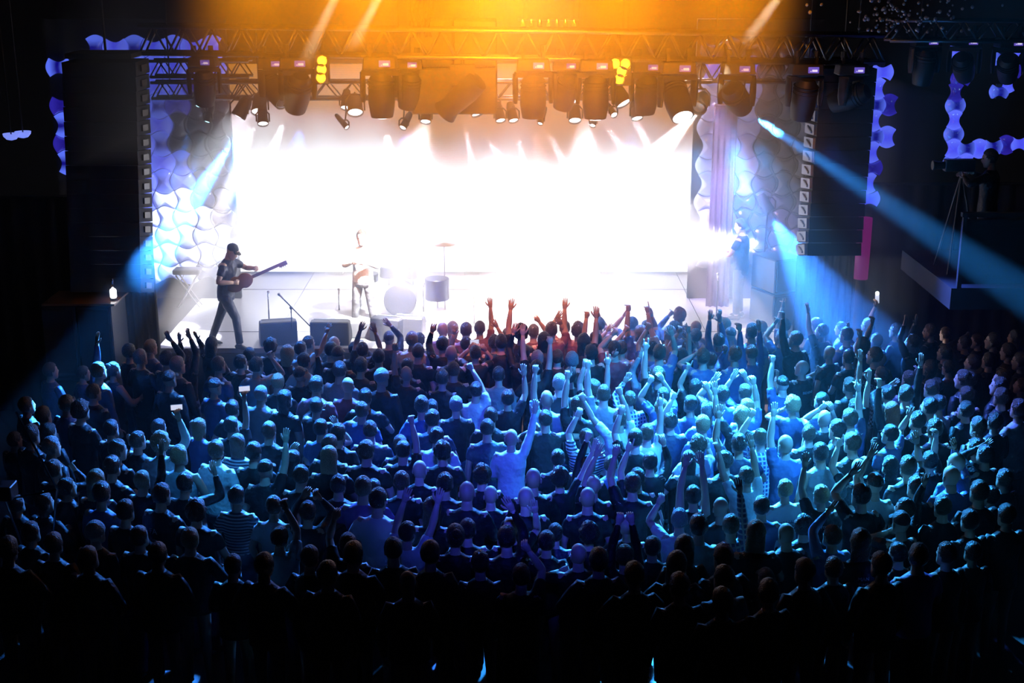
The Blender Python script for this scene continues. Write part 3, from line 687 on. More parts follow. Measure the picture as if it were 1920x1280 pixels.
def hand(mb, W, u, nrm, inward, kind):
    """Palm, four jointed fingers of unequal length and a thumb that leaves the side of the palm. u: along the forearm, nrm: out of the palm, inward: side of the thumb."""
    nrm = (nrm - u * nrm.dot(u)).normalized(); sd = u.cross(nrm).normalized()
    if sd.dot(inward) < 0: sd = -sd
    mb.tube([W - u * .02, W + u * .015, W + u * .05, W + u * .088], [.026, .033, .041, .038], 8, flat=[.75, .55, .40, .36], side=sd)
    for i, (off, ln) in enumerate(((.029, .072), (.010, .080), (-.010, .075), (-.028, .058))):
        curl = {'o': .12, 'f': 1.35, 'p': 1.35, 'h': 1.35, 'c': .75, 'd': .35, 't': .8}[kind] + .04 * i
        if kind == 'p' and i == 0: curl = .05
        if kind == 'h' and i in (0, 3): curl = .08
        P = W + u * .076 + sd * off; d = (u + sd * (off * (3.5 if kind in 'o' else 0.5))).normalized(); pts = [P - d * .012, P + d * .008]
        for s_ in (.46, .32, .26):
            d = (d * math.cos(curl) + nrm * math.sin(curl)).normalized()
            P = pts[-1]; pts.append(P + d * (ln * s_)); nn = nrm
            nrm_ = nrm * math.cos(curl) - u * math.sin(curl)
            d = d.normalized(); 
            if curl > .5: nrm_l = (nrm * math.cos(curl) - u * math.sin(curl)); d = (d * .75 + nrm_l * .25).normalized()
        mb.tube(pts, [.0095, .0100, .0092, .0084, .0066], 6)
    if kind in ('f', 'h', 'p'): th = [W + u * .03 + sd * .028, W + u * .055 + sd * .044 + nrm * .012, W + u * .075 + sd * .030 + nrm * .030, W + u * .082 + sd * .008 + nrm * .036]
    else: th = [W + u * .022 + sd * .024, W + u * .048 + sd * .050 + nrm * .006, W + u * .072 + sd * .066 + nrm * .012, W + u * .096 + sd * .072 + nrm * .015]
    mb.tube(th, [.013, .0125, .0105, .0075], 6)

def arm_points(S, E, W, s):
    inn = Vector((s * .09, 0, S.z - .03))
    a, b = (E - S), (W - E)
    return [inn, S, S + a * .35, S + a * .72, E - a * .08, E + (b.normalized() - a.normalized()) * .004, E + b * .10, E + b * .32, E + b * .68, W]
ARMR = [.060, .056, .050, .045, .041, .041, .0415, .043, .034, .0265]
TORSO = [(.86, .150, .112, 0), (.94, .165, .122, 0), (1.03, .152, .110, 0), (1.12, .150, .106, 0), (1.22, .165, .115, 0), (1.31, .180, .122, 0), (1.385, .180, .112, 0), (1.435, .145, .090, -.004), (1.462, .090, .070, -.008), (1.485, .060, .060, -.010), (1.53, .054, .056, -.004), (1.58, .052, .056, .004)]
SHIRT = [(.865, .180, .136, 0), (.87, .186, .140, 0), (.98, .180, .134, 0), (1.08, .170, .126, 0), (1.18, .172, .126, 0), (1.29, .192, .137, 0), (1.365, .190, .130, 0), (1.415, .162, .108, -.004), (1.450, .116, .086, -.008), (1.478, .080, .074, -.010), (1.486, .070, .067, -.010)]
HEADC = Vector((0, .018, 1.635))

def person_meshes(arms, head_rot, top, legs=None, lean=0.0, girth=1.0):
    """arms: {'L'/'R': (target in body space or None, hand kind)}. Returns body MB, shirt MB."""
    B = MB(); T = MB()
    bend = lambda p: Matrix.Rotation(-lean, 3, 'X') @ (p - Vector((0, 0, .95))) + Vector((0, 0, .95)) if p.z > .95 and lean else p
    B.loft([(z, rx * girth * .97, ry * girth * .95, 0, yc) for (z, rx, ry, yc) in TORSO], 14, fn=lambda p, a: bend(p))
    T.loft([(z, rx * girth, ry * girth, 0, yc) for (z, rx, ry, yc) in SHIRT], 18, fn=lambda p, a: bend(p))
    pv = Vector((0, 0, 1.54))
    hx = lambda p: bend(head_rot @ (p + HEADC - pv) + pv)
    head_mb(B, hx)
    hands = []
    for key, s in (('L', -1), ('R', 1)):
        tgt, kind = arms[key]
        S = Vector((s * .172 * girth, 0, 1.405)); S = bend(S)
        if tgt.z > 1.45: S = S + Vector((-s * .015, 0, .035))
        pole = Vector((s * .50, .75, -.30)) if tgt.z > 1.3 else Vector((s * .7, -.6, -.3))
        E, PC = ik(S, tgt, .285, .325, pole)
        u = (PC - E).normalized(); W = E + u * .250
        B.tube(arm_points(S, E, W, s), ARMR, 9, side=(0, 1, 0) if abs((E - S).normalized().y) < .8 else (0, 0, 1))
        nrm = Vector((0, 1, 0)) if tgt.z > 1.3 else Vector((-s, .2, 0))
        if abs(u.dot(nrm)) > .9: nrm = Vector((0, 0, -1))
        hand(B, W, u, nrm, Vector((-s, 0, .15)) if tgt.z > 1.3 else Vector((0, 1, 0)), kind)
        hands.append((W + u * .09, u, kind, s))
        if top == 't':
            P = [Vector((s * .09, 0, S.z - .05)), S - Vector((0, 0, .012)), S + (E - S) * .12, S + (E - S) * .38, S + (E - S) * .64]; T.tube(P, [.050, .064, .070, .068, .066], 12)
        elif top == 'l':
            P = arm_points(S, E, W, s)[:]; T.tube(P, [.050, .064, .066, .059, .054, .053, .053, .052, .044, .036], 10)
        else:
            T.ball(S + Vector((-s * .05, 0, -.02)), .062, 10, 6)
    if legs is None:
        for s in (-1, 1): B.tube([(s * .085, 0, .92), (s * .095, .01, .5), (s * .10, -.01, .10), (s * .10, .0, .06)], [.085, .052, .036, .036], 7)
    else:
        for s, (K, A) in zip((-1, 1), legs): B.tube([(s * .08, 0, .94), Vector((s * .09, 0, .8)).lerp(Vector(K), .3), K, A], [.09, .075, .052, .038], 8)
    return B, T, hands, bend

def trousers_mb(legs=None):
    b = MB()
    b.loft([(.80, .165, .125, 0, 0), (.86, .180, .134, 0, 0), (.95, .176, .130, 0, 0), (1.0, .166, .122, 0, 0)], 14)
    for i, s in enumerate((-1, 1)):
        if legs is None: P = [(s * .088, 0, .90), (s * .093, .01, .70), (s * .097, .012, .48), (s * .10, 0, .25), (s * .102, -.005, .09)]
        else:
            K, A = Vector(legs[i][0]), Vector(legs[i][1]); H = Vector((s * .085, 0, .90)); P = [H, H.lerp(K, .5), K, K.lerp(A, .5), A.lerp(K, .06)]
        b.tube(P, [.100, .086, .070, .062, .060], 10)
    return b
def shoes_mb(ank=None):
    b = MB()
    for i, s in enumerate((-1, 1)):
        A = Vector(ank[i]) if ank else Vector((s * .102, -.005, .09))
        b.tube([A + Vector((0, -.075, -.045)), A + Vector((0, -.05, -.03)), A + Vector((s * .01, .06, -.045)), A + Vector((s * .018, .14, -.060)), A + Vector((s * .02, .18, -.068))], [.030, .044, .044, .040, .018], 10, flat=[1, 1, .9, .55, .5], side=(1, 0, 0))
    return b
TROUS = [trousers_mb().mesh('trousers', M['denim']), None]; TROUS[1] = TROUS[0].copy(); TROUS[1].materials[0] = M['cloth_k']
SHOES = shoes_mb().mesh('shoes', M['shoe'])
PENDING = []           # shirts that still go through the cloth remesh, all in one pass
def make_person(loc, yaw, h, hair, shirt, arms, label, cat='person', group=None, head=(0, 0), legs=None, lean=0.0, girth=1.0, skin='skin', name='person', collect=None, trous=0, shoes=None):
    sc = h / 1.75
    hr = (Matrix.Rotation(head[0], 3, 'Z') @ Matrix.Rotation(head[1], 3, 'X'))
    B, T, hands, bend = person_meshes(arms, hr, shirt[0], legs, lean, girth)
    Mx = Matrix.Translation(loc) @ Matrix.Rotation(yaw, 4, 'Z') @ Matrix.Scale(sc, 4)
    pv = Vector((0, 0, 1.54))
    hp = bend(hr @ (HEADC - pv) + pv)
    hq = (Matrix.Rotation(-lean, 3, 'X') @ hr) if lean else hr
    if collect is not None:
        for part, key in ((B, skin), (T, 'cloth_' + shirt[1])):
            collect.add([Mx @ Vector(v) for v in part.v], part.f, collect.slot(M[key]))
        if hair[0] != 'b':
            me = hair_get(hair); collect.add([Mx @ (hq @ v.co + hp) for v in me.vertices], [tuple(p.vertices) for p in me.polygons], collect.slot(me.materials[0]))
        return None, Mx, hands
    o = link(name, B.mesh(name, [M[skin], M['eye'], M['lip']]), None, loc); o.rotation_euler = (0, 0, yaw); o.scale = (sc, sc, sc)
    tag(o, label, cat, group)
    if hair[0] != 'b':
        nm = {'c': 'cap', 'h': 'beanie'}.get(hair[0], 'hair')
        ho = link(nm, hair_get(hair), o, hp); ho.rotation_euler = hq.to_euler()
    sh = link('shirt', T.mesh('shirt', M['cloth_' + shirt[1]]), o); PENDING.append(sh)
    if legs is None:
        link('trousers', TROUS[trous], o); link('shoes', SHOES, o)
    else:
        trousers_mb(legs).build('trousers', M[trous if isinstance(trous, str) else 'cloth_k' if trous else 'denim'], o, smooth=True); shoes_mb([l[1] for l in legs]).build('shoes', M['shoe'], o, smooth=True)
    return o, Mx, hands
def finish_shirts():
    for o in PENDING:
        m = o.modifiers.new('r', 'REMESH'); m.mode = 'VOXEL'; m.voxel_size = 0.024; m.use_smooth_shade = True
        m = o.modifiers.new('s', 'SMOOTH'); m.factor = 0.5; m.iterations = 4
    dg = bpy.context.evaluated_depsgraph_get()
    new = []
    for o in PENDING: new.append(bpy.data.meshes.new_from_object(o.evaluated_get(dg), depsgraph=dg))
    for o, me in zip(PENDING, new):
        old = o.data; o.modifiers.clear(); o.data = me; me.name = 'shirt'; bpy.data.meshes.remove(old)
    PENDING.clear()
def rest_arms(rnd):
    """Hands that hang, rest on the chest or are folded in front."""
    k = rnd.random(); out = {}
    for key, s in (('L', -1), ('R', 1)):
        if k < .55: out[key] = (Vector((s * rnd.uniform(.22, .27), rnd.uniform(.0, .12), rnd.uniform(.80, .86))), 'd')
        elif k < .8: out[key] = (Vector((s * .06, .30, 1.10 + .05 * s)), 'd')
        else: out[key] = (Vector((s * .10, .24, 1.28)), 'f')
    return out

# ------------------------------------------------------------------ the crowd: head place in the photograph, hair, top, hands; ~ marks the barely lit ones
CROWD = """
1278 593 kr tb
1186 608 sd tb L1175,585o
1124 609 sd tm R1120,588o
1531 609 sg lk
1358 610 sy tb
1626 610 sy tb R1644,568t
1472 611 sn tb L1472,552h
1300 613 b tb
1428 614 sg tb
1059 615 sn tm L1048,590o
1212 615 sn tb R1220,586o
1266 615 sd lb L1260,585f
1580 616 sn tc
845 618 uy tm
902 618 sn tm
824 619 b tm
880 620 sn tm
1082 620 kn tm
1405 620 sd tb
1680 620 sn lb
1034 621 sn tm R1048,601o
1541 621 sn tk
1746 621 sn lk R1744,638o
1000 622 sn tm R1006,596f
971 626 kd tk
1240 626 cw tc
1774 626 sn lk ~
938 628 ln tk
1374 628 cd tb
1588 628 sd tb R1590,612o
1198 629 sg tb
1305 630 sd lb R1288,615o
1465 632 sg tb L1458,599f
779 633 sg tw
1904 633 sn lb ~
729 635 cd lk R726,604o
1016 636 ld tk
1492 636 sg lk
797 638 sd tk
1113 638 sn tk
1346 638 sn lb L1332,568o R1349,595o
1645 639 sy tb
1833 639 sn lk ~
1862 639 sn lk ~
1095 640 ld tk
870 641 sd tk L852,619o
1711 641 sn lk L1698,600o R1718,599o
580 643 sn tg
625 643 b tk
926 643 kd tk R928,606o
955 643 sd lk
1136 644 sn tm L1143,614o
1810 644 sn lk L1810,630o
396 646 ld lk L367,629o
826 646 sd lk L812,614h
508 649 kd lk
1616 649 kn tb
282 651 sy lb
1158 651 sd tm L1154,621f
564 654 sd tc R615,616o
664 654 sd lk R676,649c
1222 654 sd tb L1217,609f
620 656 sd tk
680 656 sd tk L678,611o R701,614o
1180 656 sn tc L1176,614f
1285 656 sd tb L1276,616f R1288,630o
976 658 sd lk L965,615o
1245 659 sn tb R1258,620o
245 660 sd lk
791 660 sn tk
898 661 sd tk L886,648c R906,651f
1116 661 sd tk R1155,662p
1882 661 sn lk ~
1410 662 sn lb R1422,588o
846 663 b tk R848,688f
1372 663 sn lb
1560 663 b tk
539 664 uy tk
1264 665 ld tk
1772 665 sn lk ~
467 666 sd tb
633 666 cd tk
1632 666 sn tk
710 669 sd tk
1047 669 sn tk
1318 669 sn tb L1312,659o
272 670 sg lk
348 671 ld lk L336,632o R353,625o
1004 671 sg tk
1596 671 sd tk
1080 674 sg lk
1650 674 b tk
310 675 sd lk R316,631o
1332 675 sn lb R1362,654f
1904 676 sn lk ~
569 678 sd tc
1862 678 sn lk ~
450 680 sd tk L448,696f R461,696c
323 683 sg lk
411 684 sn tb
480 686 sd tc R504,664f
768 686 sd tk
1825 686 sn lk ~
1748 689 ld lk ~
1780 689 sd tm
666 690 sd tk
1504 690 b tk* L1458,696f R1536,695f
1006 691 sd tk R1032,634f
212 694 pd kk R266,744o
850 694 sn tk
94 695 sn lb ~
185 695 sn lb L182,632o
646 698 sd tg
155 700 sn lb
762 700 b tk L740,640f
563 701 cd lk R594,657f
1655 702 sd lC L1612,672f
935 703 sd lg
1212 704 sn lg L1204,661o
1068 705 sd lk
1235 705 sn tk
1852 706 sn lk ~
318 709 cd lk
700 709 hg lk
829 709 sd lk
1830 710 sn lk ~
1708 711 sn tb R1722,694h
1805 714 sn lk ~
520 717 sy tk
1049 718 sg tk
615 719 sn tm
634 721 b tm
1468 721 cd tb
1593 723 sn tk
1915 723 sn lk ~
401 725 cb tb
1863 725 sn lk ~
1304 726 ld tk L1292,684p
1780 726 sd tn
1113 729 kn tk L1098,678f R1140,671h
1750 731 sn tb
892 732 sd tw R880,684f
175 736 sn tk R200,785o
1397 736 sn tb L1377,702o R1394,699f
1132 739 sn tg
496 740 sg tg
1345 740 sd tb L1342,708o
1670 740 sd lk L1676,718o
1705 740 sn lk
1823 741 sn tk
1862 742 sn lk ~
685 744 sd tk
1255 745 sd tb L1222,709f R1238,705f
539 746 ld tk
952 746 sd tk
1025 748 b tc*
1183 748 sn lP L1176,708o
1540 751 sd tb
1783 755 sd lw L1731,761o
853 759 sg tk
50 760 sn lk ~
118 760 sn lb ~
592 760 sd lk L600,762o
790 760 pd lb
1083 760 sn tk
1292 760 sd tb
1486 760 ky tb L1480,762o
1735 760 sd lk
1898 760 sn tw
812 764 sd tk
1400 764 sy tb R1412,710f
1604 764 sd tk
1802 765 sd lk ~
436 766 sd tk
1252 766 sy tb
1320 766 sg tb R1324,722p
151 770 kd lk
678 770 sn tb L669,786o
1676 772 lr lk
88 776 sn lk ~
1386 781 ky tk L1340,728o
1590 784 sn tn
810 786 sd tn
921 786 sd tk
1023 786 sd tk L1007,799f R1038,821o
1162 786 sn tw* L1090,742f R1160,728f
1254 786 sd tn L1266,738p
1550 786 b tk L1546,760f R1558,761f
1722 790 sd lk
1865 790 sd lk ~
1318 796 sy tb
434 798 sd tk R458,718c
1835 800 sn lk ~
373 801 uy tb L360,794f
925 801 sd tn
1748 801 sn tk
297 803 sd lk
601 803 sd tb R628,791o
208 804 sd lk
504 808 sn tk
703 808 sd tn
1570 808 sd lk
90 811 sd lk ~
1210 814 sn tw
1670 814 sd tb R1708,772h
58 815 sd lk ~
1525 816 sn tk
946 817 b lw R1004,762o
652 818 sd lk
812 818 sd tw
1099 821 sn tS
1426 821 sn tP
28 825 sd lk ~
1180 825 sd tk
258 826 sn lk L242,824o
1593 829 sn tk
301 830 ky lw R332,775c
446 831 ln tS
1386 832 sd tn L1348,772o
746 834 sn tk
1308 834 kn tw R1326,832o
1476 834 b tb L1452,755o
633 836 sn tk
95 838 sg lk ~
678 840 sn tk
1830 840 sn lk R1827,820o
725 841 sd tk R768,766f
218 844 sn lk
407 844 sn tw*
829 846 kd tk
1556 849 sd kg
476 850 sd tk
680 852 b tk
336 854 sy kc
620 854 ly tk
1850 855 sd lk L1849,832o
1046 859 sd tk
560 862 ld lk L551,838f
1302 864 ld tk
1219 866 sd lk R1242,824p
1358 866 sd tk
1118 870 sd lk
1752 870 sd tk R1756,812f
1145 871 sn tb
1658 871 ld tk
1781 872 b lb R1789,832o
210 874 sn tk
1602 876 b tk
1706 878 sn tk R1718,821o
495 879 cd tk R538,805o
100 880 sn lk R133,871f
786 882 b tk
1398 891 sn tw L1333,796p R1406,815o
585 893 sn tk
906 894 kd lk
1195 896 sd tk
1795 896 b lb ~
1000 898 b lk
1064 898 kd tk R1120,826o
1866 900 sn lk ~
266 901 sy lk R304,826o
753 903 sn tk
181 904 ly lk
1658 904 cd tw
346 906 sn lk R400,878o
1171 906 sn tk L1156,841f
840 908 sd tk
1113 908 b tk L1122,844o
1723 909 sd tk
666 910 sn tv
694 910 cd tk
635 912 sd lk
126 914 sd lk ~
1466 916 sy tw*
878 919 b lk
1810 919 sn lk ~
187 923 sd lb
1840 924 sd lk ~
301 928 sd tk*
910 928 b lk
1537 928 sy tk*
1596 928 sd kw
1618 929 sd tk
443 930 sd tS
1303 931 sd kk L1288,856o R1314,856o
1102 933 b tk
705 936 sd tw
992 936 b tk
82 942 sd lk ~
32 945 sd lk ~
513 949 sn tw
1428 949 sd tb
1766 951 sn lk ~
1350 953 b tk
810 954 ln tk
368 958 kd tk
576 960 sd lk L574,922f R592,926f
1711 960 sn lk
225 962 sd lk
1865 962 sd lk ~
1274 974 sg tw L1240,934f
1810 985 sd lk ~
1320 986 sd tc
1689 986 cd tk L1678,992o
1366 989 sn lP R1382,870o
1499 991 kd lk
190 994 hg lk
980 995 b tk R1002,950o
1200 996 b lk
58 998 sn lk ~
763 999 sn tw* L762,928o R830,909o
878 999 sd tk
1425 999 ly tk
1035 1000 sd tn
856 1001 pd tk
1090 1001 kd tk
1476 1001 b tk
260 1006 sd tk R308,1044o
524 1009 sd tc R531,942f
950 1010 sd lk R954,945o
1568 1010 sn lb L1561,950h
356 1011 sy lk ~
1629 1014 ln tk*
100 1020 sn lk ~
1040 1020 sd lk ~
1274 1020 ld lk ~
652 1021 sd tk L630,962f
1226 1028 sd lk ~
1758 1028 sn lk ~
15 1030 sd lk ~
1795 1030 sd lk ~
1708 1031 sd tv
725 1035 sd lk ~
805 1035 sd lk ~
1068 1036 b tk L1063,1066f
295 1040 sd lk ~
670 1040 sd lk ~
1120 1040 sd lk ~
1690 1040 sd lk ~
1174 1042 sn lk L1168,942f R1178,939f
166 1046 sn lk ~
580 1046 sn lk ~
1342 1046 sd lk ~
905 1055 sd lk ~
1655 1055 sd lk ~
1282 1056 ln lk ~
495 1060 sd lk ~
1595 1060 sd lk ~
436 1061 sd lk ~
1522 1066 sn lk ~
625 1070 sd lk ~
975 1080 sd tk R984,1022f
1205 1080 sd lk ~
1365 1081 sn lg
1411 1081 cd lk ~
768 1092 b lk ~
1255 1095 sd lk ~
1410 1110 sd lk ~
1375 1121 sn lk ~
"""
rnd = random.Random(11)
rows = []
for ln in CROWD.strip().splitlines():
    t = ln.split(); dim = t[-1] == '~'
    hs = {}
    for q in t[4:]:
        if q[0] in 'LR' and ',' in q:
            x, y = q[1:-1].split(','); hs[q[0]] = (int(x), int(y), q[-1])
    rows.append(dict(x=int(t[0]), y=int(t[1]), hair=t[2], top=t[3], hands=hs, dim=dim))
for r in rows:  # the many further arms in the bright middle of the crowd
    if not r['hands'] and not r['dim'] and 860 < r['x'] < 1720 and r['y'] < 980 and rnd.random() < (.42 if r['x'] > 1000 else .25):
        k = rnd.choice('LR'); r['hands'][k] = (r['x'] + (-1 if k == 'L' else 1) * rnd.randint(12, 30), r['y'] - rnd.randint(48, 78), rnd.choice('offohp'))
# standing place of each: along the sight line of the head, the height that keeps neighbours apart
placed = []
for r in sorted(rows, key=lambda r: (-len(r['hands']), r['y'])):
    best = None
    for h in (1.75, 1.72, 1.78, 1.69, 1.81, 1.66, 1.84, 1.87, 1.63, 1.90, 1.60):
        p = atz(r['x'], r['y'], h * 1.645 / 1.75)
        if p.y > 21.05: continue
        d = min([math.hypot(p.x - q[0], (p.y - q[1]) * 1.25) for q in placed] + [9])
        sc = min(d, .56) - abs(h - 1.75) * .25
        if best is None or sc > best[0]: best = (sc, h, p)
    if best is None: best = (0, 1.9, Vector((atz(r['x'], r['y'], 1.78).x, 21.0, 0)))
    r['h'] = best[1]; r['p'] = best[2]; placed.append((best[2].x, best[2].y))
# push apart the few that still stand too close
for it in range(30):
    for i, a in enumerate(rows):
        for b_ in rows[:i]:
            dx, dy = a['p'].x - b_['p'].x, a['p'].y - b_['p'].y; d = math.hypot(dx, dy)
            if d < .46:
                k = (.46 - d) * .3 / max(d, .05); a['p'].x += dx * k; b_['p'].x -= dx * k; a['p'].y += dy * k * .6; b_['p'].y -= dy * k * .6
for r in rows: r['p'].y = min(r['p'].y, 21.08)

HN = {'s': 'short {} hair', 'k': 'curly {} hair', 'l': 'long {} hair', 'u': '{} bob', 'p': '{} hair in a bun', 'c': '{} cap', 'h': '{} beanie'}
TN = {'t': 'T-shirt', 'l': 'long-sleeved top', 'k': 'tank top'}
CN = {k: v[0] for k, v in CLOTH.items()}; CN.update(S='striped', P='plaid', C='checked')
HK = {'o': 'open hand', 'f': 'fist', 'p': 'pointing finger', 'h': 'horned hand', 'c': 'phone', 't': 'lit phone torch', 'd': 'hand'}
def look(r):
    hair = 'bald head' if r['hair'][0] == 'b' else HN[r['hair'][0]].format({'d': 'dark', 'b': 'black'}.get(r['hair'][1], HAIR[r['hair'][1]][0]) if r['hair'][0] not in 'ch' else {'d': 'dark', 'g': 'grey', 'w': 'white', 'b': 'black'}.get(r['hair'][1], 'dark'))
    top = CN[r['top'][1]] + ' ' + TN[r['top'][0]]
    hs = r['hands']
    if len(hs) == 2:
        act = 'both arms up' if all(v[1] < r['y'] + 15 for v in hs.values()) else 'both hands raised'
    elif hs:
        k, v = list(hs.items())[0]; act = ('left ' if k == 'L' else 'right ') + HK[v[2]] + (' up' if v[1] < r['y'] + 15 else ' held out')
    else: act = ''
    return hair, top, act
LAND = [  # places one can find: x, y, words
 (155, 720, 'left edge of the crowd'), (430, 640, 'the guitarist'), (545, 640, 'the boom microphone stand'), (690, 640, 'the singer'), (600, 640, 'the low monitor wedge'), (770, 640, 'the drum riser'),
 (1385, 600, 'the roadie in the wings'), (1500, 480, 'the right line array'), (250, 620, 'the left line array'), (65, 850, 'the tall camera jib'), (1644, 566, 'the lit phone torch'), (1900, 700, 'right edge of the crowd'), (1000, 615, 'the middle of the stage edge'), (1160, 612, 'the middle of the stage edge')]
HERO = []
def handle(r):
    hair, top, act = look(r)
    return 'the ' + top + (' with ' + act if act else ' and ' + hair)
cnt = {}
for r in rows:
    if not r['dim']: r['hd'] = handle(r); cnt[r['hd']] = cnt.get(r['hd'], 0) + 1
HERO = [r for r in rows if not r['dim'] and cnt[r['hd']] == 1 and len(r['hd'].split()) <= 9]
used_labels = set()
def words_(t): return len(t.split())
def label_for(r):
    hair, top, act = look(r)
    base = hair + ', ' + top + (', ' + act if act else '')
    if r.get('extra'): base = base + ' ' + r['extra']
    if r in HERO:
        l = 'person with ' + base
        if l not in used_labels: return l
    near = sorted([(math.hypot(q['x'] - r['x'], (q['y'] - r['y']) * 1.2), q['x'], q['y'], q['hd']) for q in HERO if q is not r] + [(math.hypot(a - r['x'], (b2 - r['y']) * 1.2), a, b2, n) for a, b2, n in LAND])
    for form in (0, 1, 2):
        for d, x, y, n in near[:7 + 8 * form]:
            dx, dy = r['x'] - x, r['y'] - y
            rel = ('left of ' if dx < 0 else 'right of ') if abs(dx) > abs(dy) else ('beyond ' if dy < 0 else 'in front of ')
            bs = base if form < 1 else (hair + ', ' + top if form == 1 else top + (', ' + act if act else ', ' + hair))
            l = bs + ', ' + rel + n
            if form == 0 and words_(l) < 15: l = 'person with ' + l
            if words_(l) <= 16 and l not in used_labels: return l
    return base + ', one of the crowd'
class Coll(MB):
    def __init__(s): MB.__init__(s); s.mats = []
    def slot(s, m):
        if m not in s.mats: s.mats.append(m)
        return s.mats.index(m)
far = Coll()
phones = []
for r in rows:
    p = r['p']; h = r['h']; sc = h / 1.75
    dirx, diry = 0 - p.x * 0.95, 25.0 - p.y
    yaw = math.atan2(-dirx, diry) + rnd.uniform(-.18, .18)
    loc = Vector((p.x, p.y, 0)); inv = (Matrix.Translation(loc) @ Matrix.Rotation(yaw, 4, 'Z') @ Matrix.Scale(sc, 4)).inverted()
    arms = rest_arms(rnd)
    for k, (hx, hy, kind) in r['hands'].items():
        q = at(hx, hy, p.y + 0.16); arms[k] = (inv @ q, kind)
    head = (rnd.uniform(-.25, .25), rnd.uniform(.0, .22))
    # the head's centre stands where the photograph has it
    o, Mx, hands = make_person(loc, yaw, h, r['hair'], r['top'], arms, None if r['dim'] else 'x', 'person', 'concert crowd', head, girth=rnd.uniform(.92, 1.08) * (.9 if r['hair'][0] in 'lup' else 1), skin=rnd.choice(('skin', 'skin', 'skin2')), collect=far if r['dim'] else None, trous=rnd.randint(0, 1))
    r['o'] = o
    for (hp, u, kind, s) in hands:
        if kind in 'ct': phones.append((Mx @ hp, (Mx.to_3x3() @ u).normalized(), kind, r))
for r in rows:
    if r['o'] is not None:
        l = label_for(r); used_labels.add(l); r['o']['label'] = l
pl = set()
def phone_label(kind, r):
    h = ('phone with lit torch' if kind == 't' else 'phone with glowing screen') + ' held up by ' + r['hd'].replace(' up', '').replace(' held out', '').replace('right phone', 'raised hand').replace('left phone', 'raised hand').replace('right lit phone torch', 'raised hand')
    for d, n in sorted((math.hypot(a - r['x'], b2 - r['y']), n) for a, b2, n in LAND):
        l = h + ' near ' + n
        if words_(l) <= 16 and l not in pl: pl.add(l); return l
    return h
fo = link('crowd', far.mesh('crowd', far.mats)); tag(fo, 'barely lit rest of the crowd at the dark edges of the hall', None, None, 'stuff')
for pos, u, kind, r in phones:
    b = MB(); b.box((0, 0, 0), (0.075, 0.010, 0.15)); t = b.build('phone', M['case']); bev(t, 0.006, 2)
    tag(t, phone_label(kind, r), 'phone', 'phones held up')
    b = MB(); b.box((0, -0.0055, 0), (0.066, 0.002, 0.135)); b.build('screen', M['screen_phone'], t)
    if kind == 't': b = MB(); b.ball((0, -0.01, 0.09), 0.03, 10, 6); b.build('torch', M['torch'], t, smooth=True)
    t.location = pos + u * 0.03 + Vector((0, .045, .02)); t.rotation_euler = (-0.25, math.pi / 2 if kind == 'c' else 0, 0)

# ------------------------------------------------------------------ performers and crew
def V3(*a): return Vector(a)
gp = atz(430, 650, SZ); gp.z = SZ
g_legs = [((-.06, -.16, .50), (-.10, -.36, .085)), ((.10, .20, .52), (.10, .24, .085))]
go, gM, gh = make_person(gp, R(-104), 1.80, 'cd', 'tn', {'L': (V3(-.20, .48, 1.30), 'f'), 'R': (V3(.10, .27, 1.12), 'f')}, 'guitarist in dark T-shirt and cap leaning into a wide stance at stage left', head=(-.1, -.35), legs=g_legs, lean=.16, trous=0)
t = empty('electric_guitar', gM @ V3(.02, .26, 1.10), 'electric guitar slung high and played by the guitarist', 'guitar')
nd = (gM.to_3x3() @ V3(-.42, .80, .36)).normalized(); up_ = (gM.to_3x3() @ V3(0, .25, -1)).normalized(); up_ = (up_ - nd * up_.dot(nd)).normalized(); fr = nd.cross(up_)
t.rotation_mode = 'QUATERNION'; t.rotation_quaternion = Matrix((nd, up_, fr)).transposed().to_quaternion()
b = MB(); out = []
for i in range(28):
    a = 2 * math.pi * i / 28; r = 0.165 + 0.035 * math.cos(2 * a) - .03 * math.exp(-((math.cos(a) - .1) / .22) ** 2); out.append((math.cos(a) * r * 1.15, math.sin(a) * r))
V = [(x * k, y * k, z) for (k, z) in ((.94, -.024), (1, -.016), (1, .016), (.94, .024)) for (x, y) in out]; n = 28
b.add(V, [(r * n + j, r * n + (j + 1) % n, (r + 1) * n + (j + 1) % n, (r + 1) * n + j) for r in range(3) for j in range(n)] + [tuple(range(n - 1, -1, -1)), tuple(3 * n + j for j in range(n))])
b.build('guitar_body', M['wood'], t, angle=40)
b = MB(); b.box((.43, 0, .018), (.56, .052, .024)); b.build('neck', M['wood'], t)
b = MB(); b.box((.77, .012, .016), (.15, .075, .018)); hd = b.build('headstock', M['wood'], t)
b = MB(); [b.tube([(.73 + .035 * i, .05, .016), (.73 + .035 * i, .075, .016)], .007, 6) for i in range(3)]; g = b.build('tuning_peg', M['chrome'], hd); g['kind'] = 'stuff'
b = MB(); b.box((-.05, 0, .028), (.03, .08, .012)); b.box((.04, 0, .028), (.03, .08, .012)); g = b.build('pickup', M['black'], t); g['kind'] = 'stuff'
sp = atz(684, 622, SZ); sp.z = SZ
make_person(sp, R(174), 1.80, 'sn', 'lw', {'L': (V3(-.05, .26, 1.28), 'f'), 'R': (V3(.05, .30, 1.30), 'f')}, 'singer in glow-washed pale clothes standing with feet apart at the microphone', head=(0, .05), legs=[((-.13, .03, .5), (-.17, .0, .085)), ((.13, .03, .5), (.17, .0, .085))], trous='cloth_g')  # pale shirt and trousers paint in the white washout
rp = atz(1384, 597, SZ); rp.z = SZ
